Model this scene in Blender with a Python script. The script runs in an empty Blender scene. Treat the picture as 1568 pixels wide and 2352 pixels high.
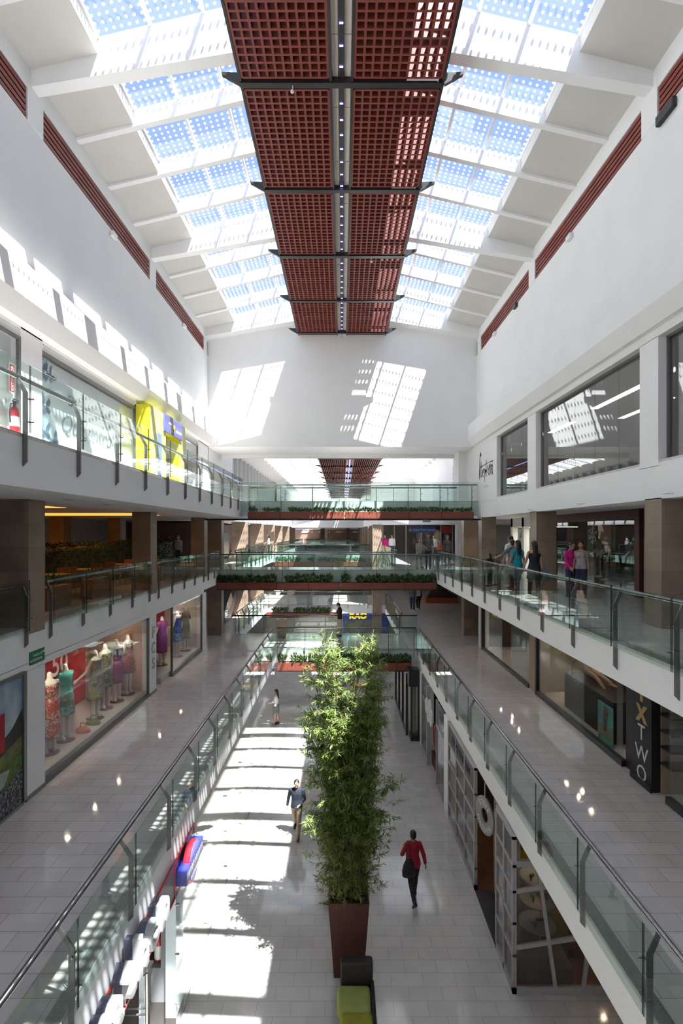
import bpy, math, random
import numpy as np
from mathutils import Vector, Matrix
R = math.radians
sc = bpy.context.scene
COL = sc.collection
RNG = random.Random(7)

# ---------------------------------------------------------------- camera numbers (focal length 1200 px on a 1568 px wide frame)
ZC = 9.05
F = 1200.0
CX, CY = 786.0, 1222.0
def at(px, py, Y):
    return ((px - CX) * Y / F, Y, ZC - (py - CY) * Y / F)
L1, L2, L3 = 3.75, 7.17, 10.47

# ---------------------------------------------------------------- materials
MATS = {}
def mat(name, col, rough=.5, metal=0.0, spec=.5, emit=None, es=0.0, trans=0.0, coat=0.0):
    if name in MATS: return MATS[name]
    m = bpy.data.materials.new(name); m.use_nodes = True
    b = m.node_tree.nodes['Principled BSDF']
    b.inputs['Base Color'].default_value = (*col, 1)
    b.inputs['Roughness'].default_value = rough
    b.inputs['Metallic'].default_value = metal
    b.inputs['Specular IOR Level'].default_value = spec
    if emit:
        b.inputs['Emission Color'].default_value = (*emit, 1)
        b.inputs['Emission Strength'].default_value = es
    if coat: b.inputs['Coat Weight'].default_value = coat
    MATS[name] = m
    return m
def nd(m, t, **kw):
    n = m.node_tree.nodes.new(t)
    for k, v in kw.items():
        if k.startswith('i_'):
            n.inputs[k[2:].replace('_', ' ')].default_value = v
        else: setattr(n, k, v)
    return n
def lk(m, a, b): m.node_tree.links.new(a, b)

def noisy(name, c1, c2, scale=6.0, rough=.6, detail=4, stretch=(1, 1, 1), metal=0.0, spec=.5, lo=.35, hi=.65):
    """two colours mixed by noise in object space"""
    m = mat(name, c1, rough, metal, spec)
    if m.get('n'): return m
    m['n'] = 1
    b = m.node_tree.nodes['Principled BSDF']
    tc = nd(m, 'ShaderNodeTexCoord'); mp = nd(m, 'ShaderNodeMapping'); mp.inputs['Scale'].default_value = stretch
    nz = nd(m, 'ShaderNodeTexNoise'); nz.inputs['Scale'].default_value = scale; nz.inputs['Detail'].default_value = detail
    cr = nd(m, 'ShaderNodeValToRGB')
    cr.color_ramp.elements[0].position = lo; cr.color_ramp.elements[1].position = hi
    cr.color_ramp.elements[0].color = (*c1, 1); cr.color_ramp.elements[1].color = (*c2, 1)
    lk(m, tc.outputs['Object'], mp.inputs[0]); lk(m, mp.outputs[0], nz.inputs['Vector'])
    lk(m, nz.outputs['Fac'], cr.inputs[0]); lk(m, cr.outputs[0], b.inputs['Base Color'])
    return m

def tile_mat(name, c1, c2, cm, bw, bh, mortar, rough, vec='xy', offs=.5, spec=.5, vary=.5):
    m = mat(name, c1, rough, 0, spec)
    b = m.node_tree.nodes['Principled BSDF']
    g = nd(m, 'ShaderNodeNewGeometry'); s = nd(m, 'ShaderNodeSeparateXYZ'); c = nd(m, 'ShaderNodeCombineXYZ')
    lk(m, g.outputs['Position'], s.inputs[0])
    if vec == 'xy':
        lk(m, s.outputs[0], c.inputs[0]); lk(m, s.outputs[1], c.inputs[1])
    else:
        a = nd(m, 'ShaderNodeMath', operation='ADD'); lk(m, s.outputs[0], a.inputs[0]); lk(m, s.outputs[1], a.inputs[1])
        lk(m, a.outputs[0], c.inputs[0]); lk(m, s.outputs[2], c.inputs[1])
    br = nd(m, 'ShaderNodeTexBrick', offset=offs)
    br.inputs['Color1'].default_value = (*c1, 1); br.inputs['Color2'].default_value = (*c2, 1); br.inputs['Mortar'].default_value = (*cm, 1)
    br.inputs['Scale'].default_value = 1; br.inputs['Mortar Size'].default_value = mortar; br.inputs['Mortar Smooth'].default_value = .1
    br.inputs['Brick Width'].default_value = bw; br.inputs['Row Height'].default_value = bh; br.inputs['Bias'].default_value = 0
    lk(m, c.outputs[0], br.inputs['Vector'])
    nz = nd(m, 'ShaderNodeTexNoise'); nz.inputs['Scale'].default_value = 2.2; nz.inputs['Detail'].default_value = 5
    lk(m, g.outputs['Position'], nz.inputs['Vector'])
    mx = nd(m, 'ShaderNodeMixRGB', blend_type='MULTIPLY'); mx.inputs[0].default_value = vary
    cr = nd(m, 'ShaderNodeValToRGB'); cr.color_ramp.elements[0].position = .3; cr.color_ramp.elements[0].color = (.72, .7, .68, 1); cr.color_ramp.elements[1].position = .7
    lk(m, nz.outputs['Fac'], cr.inputs[0])
    lk(m, br.outputs['Color'], mx.inputs[1]); lk(m, cr.outputs[0], mx.inputs[2]); lk(m, mx.outputs[0], b.inputs['Base Color'])
    return m

def glass_mat(name, tint=(.9, .95, .93), refl=.06, rough=0.0, edge=.55):
    """thin architectural glass: clear or tinted, mirror-like at grazing angles"""
    m = bpy.data.materials.new(name); m.use_nodes = True
    nt = m.node_tree; nt.nodes.clear()
    o = nt.nodes.new('ShaderNodeOutputMaterial'); t = nt.nodes.new('ShaderNodeBsdfTransparent'); g = nt.nodes.new('ShaderNodeBsdfGlossy')
    t.inputs[0].default_value = (*tint, 1); g.inputs['Roughness'].default_value = rough; g.inputs[0].default_value = (1, 1, 1, 1)
    lw = nt.nodes.new('ShaderNodeLayerWeight'); lw.inputs[0].default_value = .5
    p = nt.nodes.new('ShaderNodeMath'); p.operation = 'POWER'; p.inputs[1].default_value = 4.0
    mu = nt.nodes.new('ShaderNodeMath'); mu.operation = 'MULTIPLY_ADD'; mu.inputs[1].default_value = edge; mu.inputs[2].default_value = refl
    mix = nt.nodes.new('ShaderNodeMixShader')
    nt.links.new(lw.outputs['Facing'], p.inputs[0]); nt.links.new(p.outputs[0], mu.inputs[0]); nt.links.new(mu.outputs[0], mix.inputs[0])
    nt.links.new(t.outputs[0], mix.inputs[1]); nt.links.new(g.outputs[0], mix.inputs[2]); nt.links.new(mix.outputs[0], o.inputs[0])
    MATS[name] = m
    return m

def emis(name, col, s):
    m = bpy.data.materials.new(name); m.use_nodes = True
    nt = m.node_tree; nt.nodes.clear()
    o = nt.nodes.new('ShaderNodeOutputMaterial'); e = nt.nodes.new('ShaderNodeEmission')
    e.inputs[0].default_value = (*col, 1); e.inputs[1].default_value = s
    nt.links.new(e.outputs[0], o.inputs[0]); MATS[name] = m
    return m

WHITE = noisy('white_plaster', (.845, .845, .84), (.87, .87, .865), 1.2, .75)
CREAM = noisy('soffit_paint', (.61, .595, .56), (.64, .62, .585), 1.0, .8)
FLOOR0 = tile_mat('ground_tile', (.64, .61, .57), (.585, .555, .52), (.36, .34, .33), .652, .325, .0045, .085, spec=.6, vary=.35)
FLOOR1 = tile_mat('gallery_tile', (.74, .685, .65), (.68, .63, .595), (.36, .33, .31), .66, .33, .0045, .06, spec=.6, vary=.35)
TRAV = tile_mat('travertine', (.36, .27, .20), (.27, .20, .15), (.20, .16, .13), .62, .46, .004, .32, vec='z', spec=.5, vary=.7)
STEEL = noisy('brushed_steel', (.30, .29, .28), (.36, .35, .34), 30, .32, metal=.85)
RAILM = noisy('polished_handrail', (.30, .29, .285), (.36, .35, .34), 20, .2, metal=1.0)
DARKST = noisy('dark_steel', (.17, .165, .16), (.21, .205, .20), 30, .4, metal=.6)
BLACK = noisy('black_paint', (.012, .012, .013), (.02, .02, .022), 12, .45)
BLACKF = noisy('black_frame', (.02, .019, .018), (.03, .028, .027), 12, .3)
REDB = noisy('red_baffle_paint', (.155, .026, .018), (.185, .033, .024), 5, .5)
REDL = noisy('red_louver_paint', (.21, .036, .023), (.25, .045, .03), 4, .5)
TERRA = noisy('terracotta_planter', (.185, .046, .027), (.225, .058, .034), 3, .5, stretch=(.6, 1, 14))
GRAN = noisy('granite_curb', (.17, .165, .16), (.30, .295, .285), 60, .45, detail=8)
GEDGE = noisy('glass_edge', (.03, .05, .045), (.045, .07, .06), 8, .25)
GLASS = glass_mat('rail_glass', (.86, .925, .90), .05)
GLASSF = glass_mat('frosted_rail_glass', (.78, .88, .85), .06, .08)
SHOPG = glass_mat('shop_glass', (.94, .955, .95), .05, edge=.45)
TINTG = glass_mat('upper_window_glass', (.62, .63, .62), .16, edge=.6)
SOIL = noisy('soil', (.05, .035, .025), (.09, .06, .04), 20, .95)
DARKIN = noisy('dark_interior', (.05, .045, .042), (.065, .06, .055), 2, .8)
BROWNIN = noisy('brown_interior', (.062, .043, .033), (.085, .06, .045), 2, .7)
SHOPW = noisy('shop_wall', (.55, .50, .46), (.60, .55, .50), 2, .7)
PINKW = noisy('shop_pink_wall', (.55, .36, .29), (.6, .40, .33), 2, .7)
GREYM = noisy('grey_mullion', (.40, .385, .37), (.45, .435, .42), 8, .4)
SKIN = noisy('skin', (.42, .24, .16), (.47, .27, .18), 12, .55)
HAIR = noisy('black_hair', (.012, .009, .008), (.025, .018, .015), 40, .4)
EYE = noisy('eye_dark', (.02, .015, .012), (.03, .02, .018), 10, .2)
LIP = noisy('lip', (.32, .11, .09), (.36, .13, .1), 10, .5)
MANN = noisy('mannequin_ivory', (.72, .66, .58), (.76, .70, .62), 6, .4)
WOODF = noisy('wood_floor', (.16, .075, .035), (.24, .115, .055), 3, .35, stretch=(1, 9, 1))
LETW = mat('letter_white', (.78, .78, .77), .4)
LAMP = emis('warm_downlight', (1, .80, .58), 130)
LAMPW = emis('white_panel_light', (1, .93, .84), 4)
TUBE = emis('fluorescent_tube', (1, .93, .78), 7)
COVE = emis('orange_cove_light', (1, .40, .075), .62)

def sky_glass():
    """skylight pane: clear glass printed with a square grid of white dots"""
    m = bpy.data.materials.new('dotted_skylight_glass'); m.use_nodes = True
    nt = m.node_tree; nt.nodes.clear()
    N = nt.nodes.new; K = nt.links.new
    o = N('ShaderNodeOutputMaterial'); g = N('ShaderNodeNewGeometry'); s = N('ShaderNodeSeparateXYZ'); K(g.outputs['Position'], s.inputs[0])
    d2 = []
    for ax in (0, 1):
        a = N('ShaderNodeMath'); a.operation = 'MULTIPLY'; a.inputs[1].default_value = 1 / .155; K(s.outputs[ax], a.inputs[0])
        f = N('ShaderNodeMath'); f.operation = 'FRACT'; K(a.outputs[0], f.inputs[0])
        b = N('ShaderNodeMath'); b.operation = 'SUBTRACT'; b.inputs[1].default_value = .5; K(f.outputs[0], b.inputs[0])
        p = N('ShaderNodeMath'); p.operation = 'MULTIPLY'; K(b.outputs[0], p.inputs[0]); K(b.outputs[0], p.inputs[1]); d2.append(p)
    ad = N('ShaderNodeMath'); ad.operation = 'ADD'; K(d2[0].outputs[0], ad.inputs[0]); K(d2[1].outputs[0], ad.inputs[1])
    lt = N('ShaderNodeMath'); lt.operation = 'LESS_THAN'; lt.inputs[1].default_value = .175 ** 2; K(ad.outputs[0], lt.inputs[0])
    tr = N('ShaderNodeBsdfTransparent'); tr.inputs[0].default_value = (.93, .95, .97, 1)
    gl = N('ShaderNodeBsdfGlossy'); gl.inputs['Roughness'].default_value = .02
    m1 = N('ShaderNodeMixShader'); m1.inputs[0].default_value = .05; K(tr.outputs[0], m1.inputs[1]); K(gl.outputs[0], m1.inputs[2])
    tl = N('ShaderNodeBsdfTranslucent'); tl.inputs[0].default_value = (.85, .87, .9, 1)
    df = N('ShaderNodeBsdfDiffuse'); df.inputs[0].default_value = (.8, .8, .8, 1)
    m0 = N('ShaderNodeMixShader'); m0.inputs[0].default_value = .4; K(tl.outputs[0], m0.inputs[1]); K(df.outputs[0], m0.inputs[2])
    m2 = N('ShaderNodeMixShader'); K(lt.outputs[0], m2.inputs[0]); K(m1.outputs[0], m2.inputs[1]); K(m0.outputs[0], m2.inputs[2])
    K(m2.outputs[0], o.inputs[0]); MATS['sky'] = m
    return m
SKYG = sky_glass()

# ---------------------------------------------------------------- mesh builder
ORG = {}
class MB:
    def __init__(s): s.v = []; s.f = []; s.m = []; s.mi = 0
    def add(s, vs, fs):
        o = len(s.v); s.v += [tuple(p) for p in vs]; s.f += [tuple(i + o for i in f) for f in fs]; s.m += [s.mi] * len(fs); return s
    def box(s, x0, x1, y0, y1, z0, z1):
        x0, x1 = sorted((x0, x1)); y0, y1 = sorted((y0, y1)); z0, z1 = sorted((z0, z1))
        return s.add([(x0, y0, z0), (x1, y0, z0), (x1, y1, z0), (x0, y1, z0), (x0, y0, z1), (x1, y0, z1), (x1, y1, z1), (x0, y1, z1)],
                     [(0, 3, 2, 1), (4, 5, 6, 7), (0, 1, 5, 4), (1, 2, 6, 5), (2, 3, 7, 6), (3, 0, 4, 7)])
    def bbox(s, x0, x1, y0, y1, z0, z1, r=.03):
        """box with chamfered vertical and horizontal edges"""
        x0, x1 = sorted((x0, x1)); y0, y1 = sorted((y0, y1)); z0, z1 = sorted((z0, z1))
        def ring(i, z): return [(x0 + i + r, y0 + i, z), (x1 - i - r, y0 + i, z), (x1 - i, y0 + i + r, z), (x1 - i, y1 - i - r, z),
                                (x1 - i - r, y1 - i, z), (x0 + i + r, y1 - i, z), (x0 + i, y1 - i - r, z), (x0 + i, y0 + i + r, z)]
        return s.loft([ring(r, z0), ring(r * .3, z0 + r * .3), ring(0, z0 + r), ring(0, z1 - r), ring(r * .3, z1 - r * .3), ring(r, z1)])
    def loft(s, rings, cap=True, close=True):
        n = len(rings[0]); vs = [p for r in rings for p in r]; fs = []
        for i in range(len(rings) - 1):
            for j in range(n if close else n - 1):
                k = (j + 1) % n
                fs.append((i * n + j, i * n + k, (i + 1) * n + k, (i + 1) * n + j))
        if cap: fs.append(tuple(range(n - 1, -1, -1))); b = (len(rings) - 1) * n; fs.append(tuple(range(b, b + n)))
        return s.add(vs, fs)
    def prism(s, poly, axis, a, b):
        """extrude a 2D polygon along an axis: axis y -> poly (x,z), x -> poly (y,z), z -> poly (x,y)"""
        def P(p, t): return {'y': (p[0], t, p[1]), 'x': (t, p[0], p[1]), 'z': (p[0], p[1], t)}[axis]
        n = len(poly); vs = [P(p, a) for p in poly] + [P(p, b) for p in poly]
        fs = [tuple(range(n)), tuple(range(2 * n - 1, n - 1, -1))] + [(i, n + i, n + (i + 1) % n, (i + 1) % n) for i in range(n)]
        return s.add(vs, fs)
    def tube(s, pts, r, n=8, cap=True):
        pts = [Vector(p) for p in pts]; rs = r if isinstance(r, (list, tuple)) else [r] * len(pts); rings = []
        up = Vector((0, 0, 1)); prev = None
        for i, p in enumerate(pts):
            d = (pts[min(i + 1, len(pts) - 1)] - pts[max(i - 1, 0)])
            d = d.normalized() if d.length > 1e-9 else Vector((0, 0, 1))
            if prev is None:
                a = d.cross(up) if abs(d.z) < .95 else d.cross(Vector((1, 0, 0)))
            else: a = prev - d * prev.dot(d)
            a.normalize(); prev = a; b = d.cross(a)
            rings.append([p + (a * math.cos(2 * math.pi * k / n) + b * math.sin(2 * math.pi * k / n)) * rs[i] for k in range(n)])
        return s.loft(rings, cap)
    def capsule(s, p0, p1, r0, r1, n=10, m=3):
        p0, p1 = Vector(p0), Vector(p1); d = p1 - p0; L = d.length or 1e-6; d = d / L
        a = d.cross(Vector((0, 0, 1))) if abs(d.z) < .9 else d.cross(Vector((1, 0, 0))); a.normalize(); b = d.cross(a)
        prof = [(-r0 * math.cos(t * math.pi / 2 / m), r0 * math.sin(t * math.pi / 2 / m)) for t in range(0, m + 1)]
        prof += [(L + r1 * math.sin(t * math.pi / 2 / m), r1 * math.cos(t * math.pi / 2 / m)) for t in range(0, m + 1)]
        prof = [(h, max(r, 1e-4)) for h, r in prof]
        return s.loft([[p0 + d * h + (a * math.cos(2 * math.pi * k / n) + b * math.sin(2 * math.pi * k / n)) * r for k in range(n)] for h, r in prof])
    def ell(s, c, r, n=14, m=9, M=None):
        c = Vector(c); rings = []
        for i in range(m + 1):
            t = -math.pi / 2 + math.pi * i / m; z = math.sin(t); q = max(math.cos(t), 1e-3)
            ring = []
            for k in range(n):
                v = Vector((r[0] * q * math.cos(2 * math.pi * k / n), r[1] * q * math.sin(2 * math.pi * k / n), r[2] * z))
                ring.append(c + (M @ v if M else v))
            rings.append(ring)
        return s.loft(rings)
    def lathe(s, c, prof, n=20, sx=1, sy=1):
        return s.loft([[(c[0] + sx * r * math.cos(2 * math.pi * k / n), c[1] + sy * r * math.sin(2 * math.pi * k / n), c[2] + z) for k in range(n)] for r, z in prof])
    def quad(s, a, b, c, d): return s.add([a, b, c, d], [(0, 1, 2, 3)])
    def leaf(s, p, d, w, L, fold, side):
        """one pointed leaf with a folded midrib"""
        tip = p + d * L; mid = p + d * (L * .42)
        up = side.cross(d)
        return s.add([p, mid + side * w + up * fold, tip, mid - side * w + up * fold, mid], [(0, 1, 4), (1, 2, 4), (4, 2, 3), (0, 4, 3)])
    def build(s, name, m, parent=None, smooth=False, origin=None):
        mats = m if isinstance(m, (list, tuple)) else [m]
        if parent is not None: o0 = ORG[parent.name]
        elif origin is not None: o0 = Vector(origin)
        else:
            a = np.array(s.v); lo = a.min(0); hi = a.max(0); o0 = Vector(((lo[0] + hi[0]) / 2, (lo[1] + hi[1]) / 2, lo[2]))
        me = bpy.data.meshes.new(name)
        me.from_pydata([(p[0] - o0[0], p[1] - o0[1], p[2] - o0[2]) for p in s.v], [], s.f)
        for x in mats: me.materials.append(x)
        if len(mats) > 1: me.polygons.foreach_set('material_index', s.m)
        if smooth: me.polygons.foreach_set('use_smooth', [True] * len(me.polygons))
        me.update()
        ob = bpy.data.objects.new(name, me); COL.objects.link(ob)
        if parent is not None: ob.parent = parent
        else: ob.location = o0
        ORG[ob.name] = Vector(o0)
        return ob

def tag(o, label=None, cat=None, group=None, kind=None):
    if label: o['label'] = label
    if cat: o['category'] = cat
    if group: o['group'] = group
    if kind: o['kind'] = kind
    return o
def thing(name, loc, label, cat, group=None, kind=None):
    o = bpy.data.objects.new(name, None); COL.objects.link(o); o.location = loc; o.empty_display_size = .2
    ORG[o.name] = Vector(loc)
    return tag(o, label, cat, group, kind)
def struct(name, mb, m, label=None, smooth=False, parent=None):
    if name.startswith(('wall_', 'baseboard')) and len(mb.v) > 8 and len(mb.v) % 8 == 0 and len(mb.f) == len(mb.v) // 8 * 6:
        for k in range(len(mb.v) // 8):          # every straight run of wall is an object of its own
            q = MB(); q.v = mb.v[k * 8:k * 8 + 8]; q.f = [tuple(i - k * 8 for i in f) for f in mb.f[k * 6:k * 6 + 6]]; q.m = [0] * 6
            o = q.build(name, m); tag(o, label, None, None, 'structure')
        return o
    o = mb.build(name, m, parent, smooth)
    if parent is None: tag(o, label, None, None, 'structure')
    return o
def kids(o): return [c for c in COL.objects if c.parent == o]
def copy_tree(o, parent=None, ch=None):
    c = o.copy(); COL.objects.link(c)
    if parent is not None: c.parent = parent
    for k in list(o.children): copy_tree(k, c)
    return c

def text_mesh(s, size, extr=.01, shear=0.0, space=1.0, bold=0.0, align='CENTER'):
    cu = bpy.data.curves.new('lettering', 'FONT'); cu.body = s; cu.size = size; cu.extrude = extr; cu.shear = shear
    cu.space_character = space; cu.offset = bold; cu.align_x = align; cu.align_y = 'BOTTOM_BASELINE' if hasattr(cu, 'align_y') else 'BOTTOM'; cu.resolution_u = 3
    ob = bpy.data.objects.new('lettering', cu); COL.objects.link(ob)
    dg = bpy.context.evaluated_depsgraph_get()
    me = bpy.data.meshes.new_from_object(ob.evaluated_get(dg))
    vs = [tuple(v.co) for v in me.vertices]; fs = [tuple(p.vertices) for p in me.polygons]
    bpy.data.objects.remove(ob); bpy.data.curves.remove(cu); bpy.data.meshes.remove(me)
    return vs, fs
def text(name, s, size, pos, right, up, m, parent=None, **kw):
    vs, fs = text_mesh(s, size, **kw)
    r, u = Vector(right).normalized(), Vector(up).normalized(); n = r.cross(u); p = Vector(pos)
    mb = MB(); mb.add([p + r * a + u * b + n * c for a, b, c in vs], fs)
    return mb.build(name, m, parent)
# ================================================================ SETTING
YB = -9.0           # the hall carries on behind the camera
def Z(d): return ZC + d
def sof(x, base=9.35, xc=0.0): return ZC + base + .24 * (6.3 - abs(x - xc))

# ---- floors and slabs
struct('floor', MB().box(-16, 16, YB, 125, -.3, 0), FLOOR0, 'pale grey stone tile floor of the ground level')
def slab(x0, x1, y0, y1, z1, z0, label):
    m = MB(); m.box(x0, x1, y0, y1, z1 - .05, z1); o = struct('floor', m, FLOOR1, label)
    m = MB(); m.box(x0, x1, y0, y1, z0, z1 - .05); struct('ceiling', m, WHITE, 'white slab edge and soffit under ' + label)
slab(-14, -3.04, YB, 23.77, L1, 3.10, 'left gallery floor one level up')
slab(3.40, 14, YB, 23.77, L1, 3.10, 'right gallery floor one level up')
slab(-14, 14, 23.77, 27.3, L1, 3.10, 'lower bridge floor')
slab(-14, -5.62, 27.3, 38.2, L1, 3.10, 'left gallery floor beyond the lower bridge')
slab(3.12, 14, 27.3, 38.2, L1, 3.10, 'right gallery floor beyond the lower bridge')
slab(-14, 14, 38.2, 44, L1, 3.10, 'far crossing floor one level up')
slab(-14, -6, 44, 120, L1, 3.10, 'far left gallery floor one level up')
slab(3, 14, 44, 120, L1, 3.10, 'far right gallery floor one level up')
slab(-22, -6.2, YB, 26.1, L2, 6.45, 'left gallery floor two levels up')
slab(4.65, 14, YB, 26.1, L2, 6.52, 'right gallery floor two levels up')
slab(-22, 14, 26.1, 28.15, L2, 6.52, 'middle bridge floor')
slab(-22, -5.9, 28.15, 120, L2, 6.52, 'far left gallery floor two levels up')
slab(2.95, 14, 28.15, 120, L2, 6.52, 'far right gallery floor two levels up')
slab(-5.9, 2.95, 43.9, 46, L2, 6.52, 'second middle bridge floor')
slab(-5.9, 2.95, 78, 80, L2, 6.52, 'third middle bridge floor')
slab(-5.9, 2.95, 100, 120, L2, 6.52, 'far end floor two levels up')
slab(-14, -4.63, YB, 27.3, L3, 9.70, 'left gallery floor at the top level')
slab(6.22, 14, YB, 27.3, L3, 9.72, 'right shop floor at the top level')
slab(-4.63, 6.2, 23.87, 26.0, L3, 9.80, 'upper bridge floor')
slab(-14, -6.2, 27.3, 82, L3, 9.70, 'far left gallery floor at the top level')
slab(2.6, 14, 38, 82, L3, 9.60, 'far right gallery floor at the top level')
slab(-6.2, 2.6, 64, 82, L3, 9.60, 'far end floor at the top level')

# ---- granite strip at the open edge of the long galleries
trimn = [0]
def trim(mb, m, label):
    trimn[0] += 1
    return struct('trim_%d' % trimn[0], mb, m, label)
for x0, x1, y1, z, t in ((-3.22, -3.05, 23.7, L1, 'left gallery one level up'), (3.41, 3.58, 23.7, L1, 'right gallery one level up'),
                         (4.66, 4.83, 26.0, L2, 'right gallery two levels up'), (-4.80, -4.64, 23.8, L3, 'left gallery at the top')):
    trim(MB().box(x0, x1, YB, y1, z, z + .012), GRAN, 'grey granite strip along the edge of the ' + t)

# ---- columns
def column(x0, x1, y0, y1, z0, z1, m=None):
    return struct('column', MB().box(x0, x1, y0, y1, z0, z1), m or TRAV, 'square travertine clad column')
for y in (3.75, 10.3, 16.85, 23.4):
    column(-6.78, -6.185, y, y + .57, L2 - .14, 9.70)
    column(6.2, 6.84, y - .15, y + .42, L2, 9.72)
for z0, z1 in ((L1, 6.52), (L2, 9.70)):
    column(-6.92, -6.19, 26.75, 27.3, z0, z1); column(6.22, 6.94, 26.75, 27.3, z0, z1)
for y in (34.1, 40.9, 47.6, 54, 61, 68):
    column(-7.1, -6.15, y - .6, y, L1, 9.70); column(2.2, 2.86, y + 3.9, y + 4.5, 0, 9.60)
for y in (58, 74, 95):
    column(-3.6, -2.9, y + 27, y + 27.7, L2, 9.6); column(.6, 1.2, y + 25, y + 25.6, L2, 9.6)

# ---- upper side walls, mouldings, louver sills
for s, nm in ((-1, 'left'), (1, 'right')):
    m = MB(); m.box(s * 6.3, s * 6.75, YB, 24.55, Z(4.0), Z(8.25))
    struct('wall_%s' % nm, m, WHITE, 'tall white upper wall on the %s' % nm)
    m = MB(); m.prism([(s * 6.31, Z(5.38)), (s * 5.9, Z(4.97)), (s * 5.9, Z(4.37)), (s * 6.08, Z(4.03)), (s * 6.31, Z(4.03))], 'y', YB, 24.55)
    trim(m, WHITE, 'thick white moulding with a sloped top under the %s upper wall' % nm)
    m = MB(); m.box(s * 6.30, s * 6.8, YB, 24.55, Z(8.9), Z(9.45)); trim(m, WHITE, 'white eaves beam above the %s red louvers' % nm)
    m = MB(); m.box(s * 6.55, s * 6.75, YB, 24.55, Z(8.25), Z(8.9)); struct('wall_%s' % nm, m, DARKIN, 'dark backing behind the %s louvers' % nm)
    for y in (-9.2, -2.6, 3.95, 10.45, 17.1, 23.75):
        m = MB(); m.box(s * 6.29, s * 6.7, y, y + .55, Z(8.25), Z(9.3)); trim(m, WHITE, 'white stub column between the %s red louvers' % nm)
# back wall over the upper bridge, with the beam it stands on
m = MB(); m.box(-6.75, 6.75, 24.55, 27.3, Z(4.0), Z(9.2)); m.prism([(-6.75, Z(9.2)), (6.75, Z(9.2)), (6.75, sof(6.75)), (0, sof(0)), (-6.75, sof(6.75))], 'y', 24.55, 27.3)
struct('wall_back', m, WHITE, 'broad white gable wall above the upper bridge')
m = MB(); m.box(-6.6, 6.6, 27.0, 27.3, Z(3.84), Z(4.0)); trim(m, WHITE, 'white lintel at the back of the gable wall')
m = MB(); m.box(5.78, 6.35, 26.0, 27.3, L3, Z(4.0)); struct('wall_right', m, WHITE, 'grey white pier right of the upper bridge')
# wall behind the camera and outer skins
m = MB(); m.box(-16, 16, YB - .4, YB, 0, Z(11.2)); struct('wall_front', m, WHITE, 'end wall of the hall')
for s, nm in ((-1, 'left'), (1, 'right')):
    m = MB(); m.box(s * 14, s * 14.3, YB, 120, 0, Z(5.4)); struct('wall_%s' % nm, m, SHOPW, 'outer %s wall behind the shops' % nm)
m = MB(); m.box(-22.3, -22, YB, 60, 6, 10); struct('wall_left', m, DARKIN, 'dark far wall of the food court')

# ---- pitched roof with skylights
MAINS = [-9.3, -2.7, 3.95, 10.57, 17.2, 24.02]
def roof_piece(x0, x1, y0, y1, dz0, dz1, mb, base=9.35, xc=0.0):
    """sloped slab between two X lines: dz offsets from the soffit plane"""
    a, b = sof(x0, base, xc), sof(x1, base, xc)
    mb.prism([(x0, a + dz0), (x1, b + dz0), (x1, b + dz1), (x0, a + dz1)], 'y', y0, y1)
winn = [0]
def skylight(s, xo, xi, y0, y1, base=9.35, xc=0.0, label=''):
    winn[0] += 1
    g = MB(); fr = MB()
    for k in range(3):
        a = xi + (xo - xi) * k / 3 + .02; b = xi + (xo - xi) * (k + 1) / 3 - .02
        roof_piece(xc + s * a, xc + s * b, y0, y1, .33, .345, g, base, xc)
    for k in range(4):
        a = xi + (xo - xi) * k / 3
        roof_piece(xc + s * (a - .03), xc + s * (a + .03), y0, y1, .30, .38, fr, base, xc)
    o = struct('window_%d' % winn[0], g, SKYG, label)
    fr.build('window_frame', WHITE, o)
for s, nm, xo in ((-1, 'left', 4.95), (1, 'right', 4.8)):
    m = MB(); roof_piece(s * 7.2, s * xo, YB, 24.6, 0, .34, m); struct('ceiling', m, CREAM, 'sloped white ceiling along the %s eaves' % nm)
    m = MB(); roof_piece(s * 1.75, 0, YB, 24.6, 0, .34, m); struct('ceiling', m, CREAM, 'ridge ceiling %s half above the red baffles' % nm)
    for i, y in enumerate(MAINS):
        t = .56 if i == 5 else .27
        m = MB(); x0, x1 = s * 6.3, 0
        m.prism([(x0, sof(x0) - .34), (s * 1.6, sof(x0) - .34 + .17 * 4.7), (s * 1.6, sof(s * 1.6) + .34), (x0, sof(x0) + .34)], 'y', y, y + t)
        trim(m, WHITE, 'deep white roof beam on the %s slope' % nm)
        if i == 5: break
        e = [y + t, y + 1.8, y + 3.48, y + 5.17 + (.1 if i == 4 else 0), MAINS[i + 1]]
        for k in range(3):
            m = MB(); roof_piece(s * 6.3, s * 1.6, e[k + 1], e[k + 1] + .15, -.07, .34, m); trim(m, WHITE, 'thin white roof rib on the %s slope' % nm)
        for k in range(4):
            a = e[k] + (.15 if k else 0)
            if e[k + 1] < -1: 
                g = MB(); roof_piece(s * 1.6, s * xo, a, e[k + 1], .33, .345, g); winn[0] += 1
                struct('window_%d' % winn[0], g, SKYG, 'skylight behind the viewer'); continue
            skylight(s, xo, 1.75, a, e[k + 1], label='dotted glass skylight on the %s roof slope' % nm)
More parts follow.
